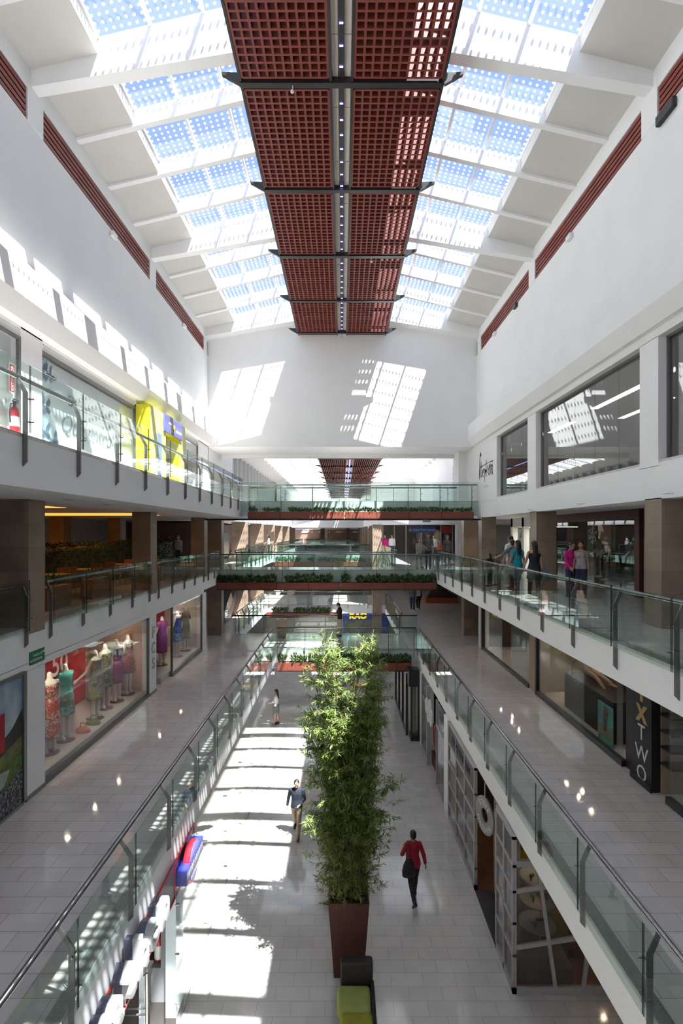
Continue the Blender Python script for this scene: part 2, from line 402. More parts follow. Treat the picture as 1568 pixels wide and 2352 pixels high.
# ---- farther, lower hall seen through the opening
XC2, B2 = .5, 5.0
for s, nm in ((-1, 'left'), (1, 'right')):
    yend = 82 if s < 0 else 50
    m = MB(); roof_piece(XC2 + s * 7.4, XC2 + s * 5.9, 27.3, yend, 0, .34, m, B2, XC2); roof_piece(XC2 + s * 1.5, XC2, 27.3, yend, 0, .34, m, B2, XC2)
    struct('ceiling', m, WHITE, 'white ceiling of the farther hall, %s slope' % nm)
    y = 27.6
    while y < yend - 1.7:
        m = MB(); roof_piece(XC2 + s * 6, XC2 + s * 1.4, y, y + .14, -.12, .34, m, B2, XC2); trim(m, WHITE, 'roof rib of the farther hall, %s slope' % nm)
        skylight(s, 5.9, 1.5, y + .14, y + 1.75, B2, XC2, 'skylight of the farther hall on the %s slope' % nm)
        y += 1.75
    m = MB(); roof_piece(XC2 + s * 6, XC2 + s * 1.4, y, yend + .3, -.05, .34, m, B2, XC2); struct('ceiling', m, WHITE, 'end strip of the farther %s ceiling' % nm)
m = MB(); m.box(2.75, 14, 50, 50.4, 9.6, Z(7.4)); struct('wall_back', m, WHITE, 'white wall facing across the farther hall')
m = MB(); m.box(-14, 14, 82, 82.4, 9.6, Z(7.4)); struct('wall_back', m, WHITE, 'end wall of the farther hall')
m = MB(); m.box(-14, 14, 120, 120.4, 0, 9.7); struct('wall_back', m, SHOPW, 'distant end wall')
m = MB(); m.box(6.9, 7.3, 27.3, 50, L3, Z(5.0)); struct('wall_right', m, WHITE, 'white right wall of the farther hall')
m = MB(); m.box(-6.9, -6.5, 52, 82, L3, Z(5.0)); struct('wall_left', m, WHITE, 'white left wall of the farther hall')
# glazed left wall of the farther hall: fins and panes
g = MB(); f = MB(); g.box(-6.78, -6.76, 30, 52, L3, Z(5.0))
for k in range(17): f.box(-6.85, -6.55, 30 + k * 1.375, 30.1 + k * 1.375, L3, Z(5.0))
winn[0] += 1; o = struct('window_%d' % winn[0], g, SHOPG, 'tall glazed wall with white fins beyond the upper bridge'); f.build('window_frame', WHITE, o)
m = MB(); m.box(-6.75, -6.3, 24.55, 30, L3, Z(5.0)); struct('wall_left', m, WHITE, 'white wall left of the upper bridge')
# roof over what lies outside the two halls (keeps daylight to the skylights)
m = MB(); m.box(-16, -6.75, YB, 120, Z(5.2), Z(5.5)); m.box(6.75, 16, YB, 120, Z(5.2), Z(5.5)); m.box(-6.75, 6.75, 82.4, 120, 9.7, 10.2); m.box(2.75, 6.75, 50.4, 82, Z(5.2), Z(5.5)); struct('ceiling', m, WHITE, 'flat roof over the shops')

# ================================================================ STOREFRONT WALLS
# left, one level up: white wall with three openings, flush with the slab edge above
XL = -6.2
m = MB()
m.box(XL - .25, XL, YB, 23.4, 6.31, 6.46)
for y0, y1 in ((10.25, 10.9), (16.83, 17.42), (23.2, 23.75)): m.box(XL - .25, XL, y0, y1, L1, 6.32)
struct('wall_left', m, WHITE, 'white shop wall along the left gallery one level up')
m = MB(); m.box(XL - .02, XL + .015, 10.25, 10.9, L1, L1 + .09); m.box(XL - .02, XL + .015, 16.83, 17.42, L1, L1 + .09); struct('baseboard_left', m, GRAN, 'stone skirting of the left shop wall')
# right, one level up
XR = 6.35
m = MB(); m.box(XR, XR + .3, 17.1, 17.75, L1, 6.52); struct('wall_right', m, noisy('beige_pier', (.42, .34, .24), (.46, .38, .27), 3, .6), 'beige pier between the right shop windows')
m = MB(); m.box(XR - .05, XR + .3, 23.7, 24.2, L1, 6.52); struct('wall_right', m, WHITE, 'white pier at the far end of the right shops')
# left and right at the top
m = MB(); m.box(-6.6, -6.35, YB, 24.6, Z(3.82), Z(4.05))
for y0, y1 in ((10.25, 10.97), (15.95, 16.0), (22.85, 24.6)): m.box(-6.6, -6.3, y0, y1, L3, Z(4.05))
struct('wall_left', m, WHITE, 'white wall around the left top level shop windows')
m = MB(); m.box(6.2, 6.5, YB, 26.9, 9.70, Z(1.31)); m.box(6.2, 6.5, YB, 26.9, Z(3.85), Z(4.05))
for y0, y1 in ((3.7, 4.35), (10.26, 10.9), (16.75, 17.5), (21.0, 26.9)): m.box(6.2, 6.5, y0, y1, Z(1.3), Z(3.86))
struct('wall_right', m, WHITE, 'white wall around the right top level windows')
# ================================================================ GLASS BALUSTRADES
def rail(label, m3, ts, zf, h, xr, drop, g0, g1, ug=.085, t0=None, t1=None, cat='railing', bent=True, posts=True, rr=.034, gm=None, cap=None):
    """balustrade: m3(t,u,z) -> world; t runs along, u points to the void (0 = slab face); ts = post positions"""
    a = ts[0] if t0 is None else t0; b = ts[-1] if t1 is None else t1
    root = thing('glass_railing', m3((a + b) / 2, 0, zf), label, cat)
    def bx(mb, ta, tb, ua, ub, za, zb):
        vs = [m3(t, u, z) for z in (za, zb) for t, u in ((ta, ua), (tb, ua), (tb, ub), (ta, ub))]
        mb.add(vs, [(0, 3, 2, 1), (4, 5, 6, 7), (0, 1, 5, 4), (1, 2, 6, 5), (2, 3, 7, 6), (3, 0, 4, 7)])
    hr = MB(); hr.tube([m3(a, xr, zf + h), m3(b, xr, zf + h)], rr, 10); hr.build('handrail', RAILM, root, True)
    cuts = sorted(set([a] + [t for t in ts if a < t < b] + [b]))
    for i in range(len(cuts) - 1):
        g = MB(); bx(g, cuts[i] + .012 + (.03 if i else 0), cuts[i + 1] + .018, ug, ug + .012, zf + g0, zf + g1)
        g.m = [0, 0, 0, 1, 0, 1]; g.build('glass_panel', [gm or GLASS, GEDGE], root)
    if posts:
        for t in ts:
            p = MB(); zt = zf + h * .72
            u0, u1 = (0.004, .07)
            def pl(pts):
                n = len(pts); vs = [m3(t - .012, u, z) for u, z in pts] + [m3(t + .012, u, z) for u, z in pts]
                p.add(vs, [tuple(range(n)), tuple(range(2 * n - 1, n - 1, -1))] + [(i, n + i, n + (i + 1) % n, (i + 1) % n) for i in range(n)])
            pl([(u0, zf - drop), (u1, zf - drop + .07), (u1, zt), (u0, zt)])
            if bent: pl([(u0, zt), (u1, zt), (xr + .03, zf + h - .02), (xr - .02, zf + h - .035)])
            else: pl([(u0, zt), (u1, zt), (u1, zf + h - .02), (u0, zf + h - .02)])
            po = p.build('post', DARKST, root)
            for q in (.22, .62):
                c = MB()
                c.tube([m3(t - .03, .05, zf + h * q), m3(t + .1, .05, zf + h * q)], .011, 6); c.tube([m3(t + .075, .04, zf + h * q), m3(t + .075, ug + .035, zf + h * q)], .011, 6)
                c.build('clamp', STEEL, po)
    return root
def left(xf): return lambda t, u, z: (xf + u, t, z)
def rightm(xf): return lambda t, u, z: (xf - u, t, z)
def near(yf): return lambda t, u, z: (t, yf - u, z)
def far(yf): return lambda t, u, z: (t, yf + u, z)
def seq(a, d, lo, hi):
    out = []; t = a
    while t - d > lo: t -= d
    while t < hi: out.append(t); t += d
    return out
rail('long glass railing beside the left walkway, one level up', left(-3.04), seq(5.8, 1.63, 1, 23.6), L1, .945, -.12, .24, -.02, 1.0, t1=23.66)
rail('long glass railing beside the right walkway, one level up', rightm(3.40), seq(5.72, 1.6, 1, 23.6), L1, .935, -.07, .24, -.02, 1.0, t1=23.66)
rail('glass railing of the right gallery crowded with shoppers', rightm(4.65), seq(7.21, 1.625, 3, 25.6), L2, .90, -.06, .45, -.06, .98, t1=25.9)
rail('glass railing of the left top gallery before the butterfly window', left(-4.63), seq(7.57, 1.55, 3, 24.0), L3, .84, -.08, .47, .02, 1.0, t1=23.7)
lq = [('nearest', (4.4, 5.9, 7.4, 8.9, 10.2)), ('middle', (11.05, 12.45, 13.9, 15.36, 16.72)), ('farthest', (17.55, 18.95, 20.4, 21.85, 23.25))]
for nm, ts in lq:
    rail('glass railing between stone columns by the food court, %s of three' % nm, left(-6.2), list(ts), L2, .83, -.05, .38, -.06, .95)
rail('glass railing stub past the last left column', left(-6.2), [24.05, 25.2], L2, .83, -.05, .38, -.06, .95, t1=26.05)
# bridges: near and far sides
rail('front glass railing of the top bridge', near(23.87), [-4.25 + 1.45 * i for i in range(8)], L3, .735, 0, .45, -.52, .86, t0=-4.6, t1=6.15, bent=False, ug=.075)
rail('back glass railing of the top bridge', far(26.0), [-4.2 + 1.35 * i for i in range(8)], L3, .78, 0, .2, .02, .9, t0=-4.6, t1=5.7, bent=False)
rail('front glass railing of the middle bridge', near(26.1), [-6.12 + 1.565 * i for i in range(7)], L2, .765, 0, .55, -.62, .8, t0=-6.12, t1=4.6, bent=False, ug=.075)
rail('back glass railing of the middle bridge', far(28.15), [-5.7 + 1.4 * i for i in range(7)], L2, .78, 0, .2, .02, .86, t0=-5.8, t1=2.9, bent=False)
rail('front glass railing of the lower bridge behind the bamboo', near(23.77), [-2.95, -1.7, -.4, .9, 2.1, 3.25], L1, .94, 0, .42, -.1, .95, t0=-3.0, t1=3.36, bent=False)
rail('back glass railing of the lower bridge', far(27.3), [-5.6, -4.1, -2.5, -.9, .7, 2.2, 3.1], L1, .935, 0, .2, .02, .95, t0=-5.75, t1=3.9, bent=False)
rail('left glass railing of the second opening beyond the lower bridge', left(-5.62), seq(28.2, 1.5, 27.6, 38), L1, .94, -.08, .24, -.02, 1.0)
rail('right glass railing of the second opening beyond the lower bridge', rightm(3.12), seq(28.2, 1.5, 27.6, 38), L1, .94, -.08, .24, -.02, 1.0)
rail('glass railing at the far end of the second opening', near(38.2), seq(-5.4, 1.45, -5.6, 3.0), L1, .94, 0, .3, -.02, 1.0, bent=False)
rail('left glass railing on the middle level beyond the bridge', left(-5.9), seq(29, 1.6, 28.3, 43.6), L2, .85, -.05, .4, -.06, .95)
rail('right glass railing on the middle level beyond the bridge', rightm(2.95), seq(29, 1.6, 28.3, 40.2), L2, .85, -.05, .4, -.06, .95)
rail('front glass railing of the second middle bridge', near(43.9), seq(-5.7, 1.6, -5.9, 2.9), L2, .8, 0, .5, -.55, .85, bent=False)
rail('back glass railing of the second middle bridge', far(46), seq(-5.7, 1.6, -5.9, 2.9), L2, .8, 0, .2, .02, .85, bent=False)
rail('front glass railing of the third middle bridge', near(78), seq(-5.7, 1.6, -5.9, 2.9), L2, .8, 0, .5, -.55, .85, bent=False)
rail('back glass railing of the third middle bridge', far(80), seq(-5.7, 1.6, -5.9, 2.9), L2, .8, 0, .2, .02, .85, bent=False)
rail('left glass railing of the farther void on the middle level', left(-5.9), seq(46.5, 1.6, 46.2, 77.8), L2, .85, -.05, .4, -.06, .95, posts=False)
rail('right glass railing of the farther void on the middle level', rightm(2.95), seq(46.5, 1.6, 46.2, 77.8), L2, .85, -.05, .4, -.06, .95, posts=False)
# polished coupler where two lengths of the near handrails meet is part of the handrail joints
for xr, y, s in ((-3.16, 5.72, 1), (3.47, 5.75, 1)):
    pass

# ================================================================ PLANTER BOXES ON THE BRIDGES
LEAFD = noisy('leaf_dark', (.030, .060, .022), (.055, .105, .035), 6, .45)
LEAFL = noisy('leaf_light', (.10, .17, .04), (.17, .25, .065), 6, .45)
def foliage(mb, c, r, n, L, wd, rng, upb=.5, fold=.15, outw=1.0):
    for _ in range(n):
        while True:
            p = Vector((rng.uniform(-1, 1), rng.uniform(-1, 1), rng.uniform(-1, 1)))
            if p.length <= 1: break
        pos = Vector((c[0] + p.x * r[0], c[1] + p.y * r[1], c[2] + p.z * r[2]))
        d = Vector((p.x * outw + rng.uniform(-.7, .7), p.y * outw + rng.uniform(-.7, .7), upb + rng.uniform(-.5, .6))).normalized()
        sd = d.cross(Vector((rng.uniform(-1, 1), rng.uniform(-1, 1), rng.uniform(-1, 1)))).normalized()
        l = L * rng.uniform(.6, 1.25); mb.mi = 1 if rng.random() < .35 else 0
        mb.leaf(pos, d, wd * l, l, wd * l * fold, sd)
ORD = ['first', 'second', 'third', 'fourth', 'fifth', 'sixth', 'seventh', 'eighth', 'ninth', 'tenth', 'eleventh', 'twelfth', 'thirteenth', 'fourteenth', 'fifteenth', 'sixteenth']
def planters(where, group, xs, y0, y1, z0, z1, fh, seed, dens=1.0, leafL=.13, gaps=()):
    rng = random.Random(seed)
    for i in range(len(xs) - 1):
        a, b = xs[i] + .012, xs[i + 1] - .012
        root = thing('planter_box', ((a + b) / 2, (y0 + y1) / 2, z0), '%s planter box from the left on the %s' % (ORD[i], where), 'planter', group)
        m = MB(); m.box(a, b, y0, y0 + .025, z0, z1); m.box(a, b, y1 - .025, y1, z0, z1); m.box(a, a + .025, y0 + .025, y1 - .025, z0, z1); m.box(b - .025, b, y0 + .025, y1 - .025, z0, z1); m.box(a + .025, b - .025, y0 + .025, y1 - .025, z0, z0 + .03)
        m.build('box', TERRA, root)
        m = MB(); m.box(a + .026, b - .026, y0 + .026, y1 - .026, z0 + .031, z1 - .05); m.build('soil', SOIL, root)
        lf = MB(); L = b - a; nc = max(2, round(L / .36))
        for k in range(nc):
            cx = a + L * (k + .5) / nc + rng.uniform(-.04, .04)
            if rng.random() < .10: continue
            hh = fh * rng.uniform(.8, 1.15)
            foliage(lf, (cx, (y0 + y1) / 2, z1 + hh * .40), (.2, (y1 - y0) * .55, hh * .5), int(110 * dens), leafL, .2, rng, .8)
        lf.v = [(min(b, max(a, x)), min(y1, max(y0 - .09, y)), z) for x, y, z in lf.v]
        lf.build('foliage', [LEAFD, LEAFL], root)
planters('top bridge', 'planter boxes along the top bridge', [-4.25 + 1.45 * i for i in range(8)], 23.4, 23.78, Z(.607), Z(.905), .2, 11, 1.0, .11)
planters('middle bridge', 'planter boxes along the middle bridge', [-6.18] + [-6.36 + 1.57 * i for i in range(1, 8)], 25.62, 26.0, Z(-2.81), Z(-2.49), .36, 12, 1.3, .16)
planters('lower bridge', 'planter boxes along the lower bridge', [-2.9, -1.57, -.24, 1.09, 2.42, 3.1], 23.25, 23.68, Z(-6.17), Z(-5.83), .34, 13, 1.3, .17)
planters('second middle bridge', 'planter boxes along the second middle bridge', [-5.6 + 1.6 * i for i in range(6)], 43.4, 43.8, Z(-2.83), Z(-2.5), .36, 14, .6, .2)
planters('far end of the second opening', 'planter boxes beyond the second opening', [-5.5 + 1.6 * i for i in range(4)], 37.7, 38.1, Z(-6.13), Z(-5.83), .34, 15, .7, .19)
planters('third middle bridge', 'planter boxes along the third middle bridge', [-5.6 + 1.6 * i for i in range(6)], 77.5, 77.9, Z(-2.83), Z(-2.5), .36, 16, .35, .25)
tr = MB(); tr.box(-6.4, 6.2, 23.42, 23.86, Z(.53), Z(.60)); trim(tr, BLACK, 'dark steel shelf carrying the planters of the top bridge')
tr = MB(); tr.box(-6.19, 4.64, 25.62, 26.09, Z(-2.86), Z(-2.815)); trim(tr, BLACK, 'dark steel shelf carrying the planters of the middle bridge')
tr = MB(); tr.box(-2.95, 3.2, 23.26, 23.77, Z(-6.22), Z(-6.175)); trim(tr, BLACK, 'dark steel shelf carrying the planters of the lower bridge')
tr = MB(); tr.box(-5.6, -.6, 37.7, 38.2, Z(-6.18), Z(-6.135)); trim(tr, BLACK, 'dark shelf of the far planters one level up')
tr = MB(); tr.box(-5.7, 2.5, 43.4, 43.9, Z(-2.88), Z(-2.835)); trim(tr, BLACK, 'dark shelf of the second middle bridge planters')
tr = MB(); tr.box(-5.7, 2.5, 77.5, 78, Z(-2.88), Z(-2.835)); trim(tr, BLACK, 'dark shelf of the third middle bridge planters')

# ================================================================ RED CEILING BAFFLES
BZ = Z(9.0)
BY = [-2.6, .67, 3.95, 7.22, 10.5, 13.77, 17.05, 20.35, 23.62]
nmb = ['farthest', 'second farthest', 'third farthest', 'fourth farthest', 'fifth farthest', 'nearest', 'hidden', 'hidden']
def baffle(x0, x1, y0, y1, label, nx=10, ny=18, z=None, dep=.20, group='red grid baffles under the ridge', fr=.075):
    z = BZ if z is None else z
    root = thing('ceiling_baffle', ((x0 + x1) / 2, (y0 + y1) / 2, z), label, 'ceiling baffle', group)
    g = MB(); a, b, c, d = x0 + fr, x1 - fr, y0 + fr, y1 - fr; t = .022
    for i in range(nx + 1):
        x = a + (b - a) * i / nx; g.box(x - t, x + t, c, d, z, z + dep)
    if ny:
        for j in range(ny + 1):
            y = c + (d - c) * j / ny; g.box(a, b, y - t, y + t, z + .001, z + dep - .001)
    g.build('grid', REDB, root)
    for q0, q1 in ((x0, x0 + fr * .7), (x1 - fr * .7, x1)):
        f = MB(); f.box(q0, q1, y0, y1, z - .01, z + .22); f.build('frame', BLACKF, root)
    if not ny: f = MB(); f.box(x0 + .05, x1 - .05, y0, y1, z + dep, z + dep + .03); f.build('top_panel', REDB, root)
    return root
for i in range(len(BY) - 1):
    y0, y1 = BY[i] + .07, BY[i + 1] - .07
    if y1 < 3: continue
    q = nmb[::-1][i] if i < 2 else ['nearest', 'second nearest', 'third nearest', 'fourth nearest', 'fifth nearest', 'farthest'][i - 2]
    baffle(-2.06, -.21, y0, y1, 'red grid ceiling baffle left of the light strip, %s' % q)
    baffle(.17, 2.04, y0, y1, 'red grid ceiling baffle right of the light strip, %s' % q)
for x0, x1, nm_ in ((-2.06, -.21, 'left'), (.17, 2.04, 'right')): baffle(x0, x1, 23.70, 24.45, 'short raised baffle added to shade the gable wall, %s' % nm_, 10, 4, Z(9.20))  # added behind the last cross beam to block sun from the gable wall
for i, y in enumerate(BY):
    if y < 3: continue
    m = MB(); m.box(-2.06, 2.04, y - .065, y + .065, BZ - .03, BZ + .22)
    for s in (-1, 1):
        m.prism([(s * 2.05, BZ - .03), (s * 2.05, BZ + .2), (s * 2.42, BZ + .22), (s * 2.42, BZ + .18)], 'y', y - .04, y + .04)
    o = m.build('baffle_beam', BLACKF); tag(o, 'black cross beam with pointed ends under the red baffles, %s from the gable wall' % ORD[len(BY) - 1 - i], 'beam', 'black cross beams of the baffles')
# strip between the two rows
root = thing('light_strip', (-.02, 14, BZ + .06), 'narrow black ceiling strip with tiny violet lights', 'light')
m = MB(); m.box(-.075, .035, 3, 23.6, BZ + .05, BZ + .12); m.build('channel', BLACK, root)
for k in range(46):
    y = 3.6 + k * .437
    m = MB()
    for q in (-.025, 0, .025): m.box(-.02 + q - .009, -.02 + q + .009, y - .012, y + .012, BZ + .035, BZ + .05)
    m.build('led', MATS.get('led') or emis('led', (.30, .22, 1), 5), root)
for s, x0, x1 in ((-1, -.20, -.085), (1, .045, .165)):
    m = MB()
    y = 3.0
    while y < 23.4: m.box(x0, x1, y, y + 1.62, BZ + .10, BZ + .13); y += 1.64
    trim(m, SHOPW, 'pale panels beside the black light strip, %s' % ('left' if s < 0 else 'right'))
# hangers
for i, y in enumerate(BY):
    if y < 3: continue
# small spot fittings under the cross beams
def spotlight(x, y, label):
    root = thing('spot_fitting', (x, y, BZ - .03), label, 'spotlight')
    m = MB(); m.tube([(x, y, BZ - .03), (x, y, BZ - .12)], .012, 8); m.build('stem', LETW, root)
    m = MB(); m.tube([(x, y + .05, BZ - .1), (x, y - .02, BZ - .16), (x, y - .1, BZ - .23)], [.02, .034, .038], 10); m.build('head', LETW, root, True)
spotlight(*at(672, 195, 10.5)[:2], 'small white spotlight under the left red baffle')
spotlight(*at(853, 592, 17.05)[:2], 'small white spotlight under the right red baffle')
# farther hall baffles
for i in range(11):
    y0 = 29 + i * 4.2
    for s, nm in ((-1, 'left'), (1, 'right')):
        if y0 > 46 and s > 0 and False: continue
        x0, x1 = (XC2 - 2.06, XC2 - .2) if s < 0 else (XC2 + .2, XC2 + 2.06)
        baffle(x0, x1, y0, y0 + 4.1, '%s red slatted baffle on the %s side in the farther hall' % (ORD[i], nm), 13, 0, Z(4.66), .28, 'red slatted baffles of the farther hall')
    m = MB(); m.box(XC2 - 2.06, XC2 + 2.06, y0 - .05, y0 + .05, Z(4.62), Z(4.8))
    for s in (-1, 1): m.prism([(XC2 + s * 2.05, Z(4.64)), (XC2 + s * 2.05, Z(4.8)), (XC2 + s * 2.45, Z(4.82)), (XC2 + s * 2.45, Z(4.78))], 'y', y0 - .04, y0 + .04)
    tag(m.build('baffle_beam', BLACKF), '%s black cross beam of the baffles in the farther hall' % ORD[i], 'beam', 'black cross beams of the farther hall')
root = thing('light_strip', (XC2, 50, Z(4.7)), 'violet light strip along the farther hall ceiling', 'light')
m = MB(); m.box(XC2 - .1, XC2 + .1, 28, 78, Z(4.7), Z(4.76)); m.build('channel', BLACK, root)
m = MB(); m.box(XC2 - .045, XC2 + .045, 28, 78, Z(4.685), Z(4.70)); m.build('light_line', emis('violet_line', (.35, .33, .95), 1.1), root)

# ================================================================ RED LOUVERS IN THE UPPER WALLS
for s, nm in ((-1, 'left'), (1, 'right')):
    e = [(-2.0, 3.9), (4.52, 10.43), (11.02, 17.08), (17.67, 23.73)]
    for i, (y0, y1) in enumerate(e):
        if i == 0: continue
        root = thing('louver_panel', (s * 6.3, (y0 + y1) / 2, Z(8.25)), 'red slatted louver panel high on the %s wall, %s' % (nm, ['', 'nearest', 'middle', 'farthest'][i]), 'louver', 'red louver panels')
        for k in range(5):
            m = MB(); z = Z(8.285 + k * .124); m.prism([(s * 6.31, z), (s * 6.31, z + .085), (s * 6.40, z + .125), (s * 6.40, z + .04)], 'y', y0, y1)
            m.build('slat', REDL, root)
        m = MB(); m.box(s * 6.42, s * 6.5, y0, y1, Z(8.28), Z(8.89)); m.build('back_panel', noisy('dark_red_back', (.10, .02, .015), (.12, .03, .02), 3, .7), root)
# small boxes fixed below the louvers
def flood(s, y, z, label, m=LETW, L=.30, w=.14):
    root = thing('wall_fixture', (s * 6.3, y, z), label, 'wall light')
    b = MB(); b.bbox(s * 6.30, s * 6.38 if False else s * 6.30 - s * .10, y - L / 2, y + L / 2, z, z + w, .02); b.build('housing', m, root)
    b = MB(); b.tube([(s * 6.30, y, z + w), (s * 6.24, y, z + w + .05), (s * 6.24, y, z + w)], .012, 6); b.build('bracket', STEEL, root)
flood(-1, 14.3, Z(8.05), 'white box light below the left red louvers')
flood(-1, 20.7, Z(8.08), 'white box light below the farthest left louvers', L=.34)
flood(1, 14.4, Z(8.05), 'white box light below the right red louvers')
flood(1, 18.9, Z(8.1), 'small black box below the right red louvers', BLACK, .3, .16)
flood(1, 21.5, Z(8.08), 'tiny white box light below the farthest right louvers', L=.28)
flood(1, 10.1, Z(8.02), 'long black box at the near right louvers', BLACK, .55, .2)
# far hall louver
root = thing('louver_panel', (6.88, 39, Z(3)), 'short red louver in the farther hall', 'louver')
for k in range(5):
    m = MB(); z = Z(2.6 + k * .3); m.box(6.80, 6.88, 31.2, 32.2, z, z + .17); m.build('slat', REDL, root)
# ================================================================ PEOPLE AND MANNEQUINS
def cloth(name, c, rough=.8):
    return noisy('cloth_' + name, c, tuple(min(1, x * 1.18 + .004) for x in c), 9, rough)
def printed(name, c1, c2, c3, scale=9):
    """printed fabric: three colours in blotches"""
    m = mat('print_' + name, c1, .75)
    if m.get('n'): return m
    m['n'] = 1
    b = m.node_tree.nodes['Principled BSDF']; tc = nd(m, 'ShaderNodeTexCoord'); v = nd(m, 'ShaderNodeTexVoronoi'); v.inputs['Scale'].default_value = scale
    nz = nd(m, 'ShaderNodeTexNoise'); nz.inputs['Scale'].default_value = scale * .6
    mx = nd(m, 'ShaderNodeMixRGB'); mx.inputs[0].default_value = .5
    lk(m, tc.outputs['Object'], nz.inputs['Vector']); lk(m, nz.outputs['Color'], mx.inputs[1]); lk(m, tc.outputs['Object'], mx.inputs[2]); lk(m, mx.outputs[0], v.inputs['Vector'])
    s = nd(m, 'ShaderNodeSeparateColor'); lk(m, v.outputs['Color'], s.inputs[0])
    cr = nd(m, 'ShaderNodeValToRGB'); cr.color_ramp.interpolation = 'CONSTANT'
    e = cr.color_ramp.elements; e[0].color = (*c1, 1); e[0].position = 0; e[1].color = (*c2, 1); e[1].position = .38; x = e.new(.7); x.color = (*c3, 1)
    lk(m, s.outputs[0], cr.inputs[0]); lk(m, cr.outputs[0], b.inputs['Base Color'])
    return m

def ering(c, rx, ry, n=16, tilt=None):
    r = []
    for k in range(n):
        a = 2 * math.pi * k / n; v = Vector((rx * math.cos(a), ry * math.sin(a), 0))
        r.append(Vector(c) + (tilt @ v if tilt else v))
    return r

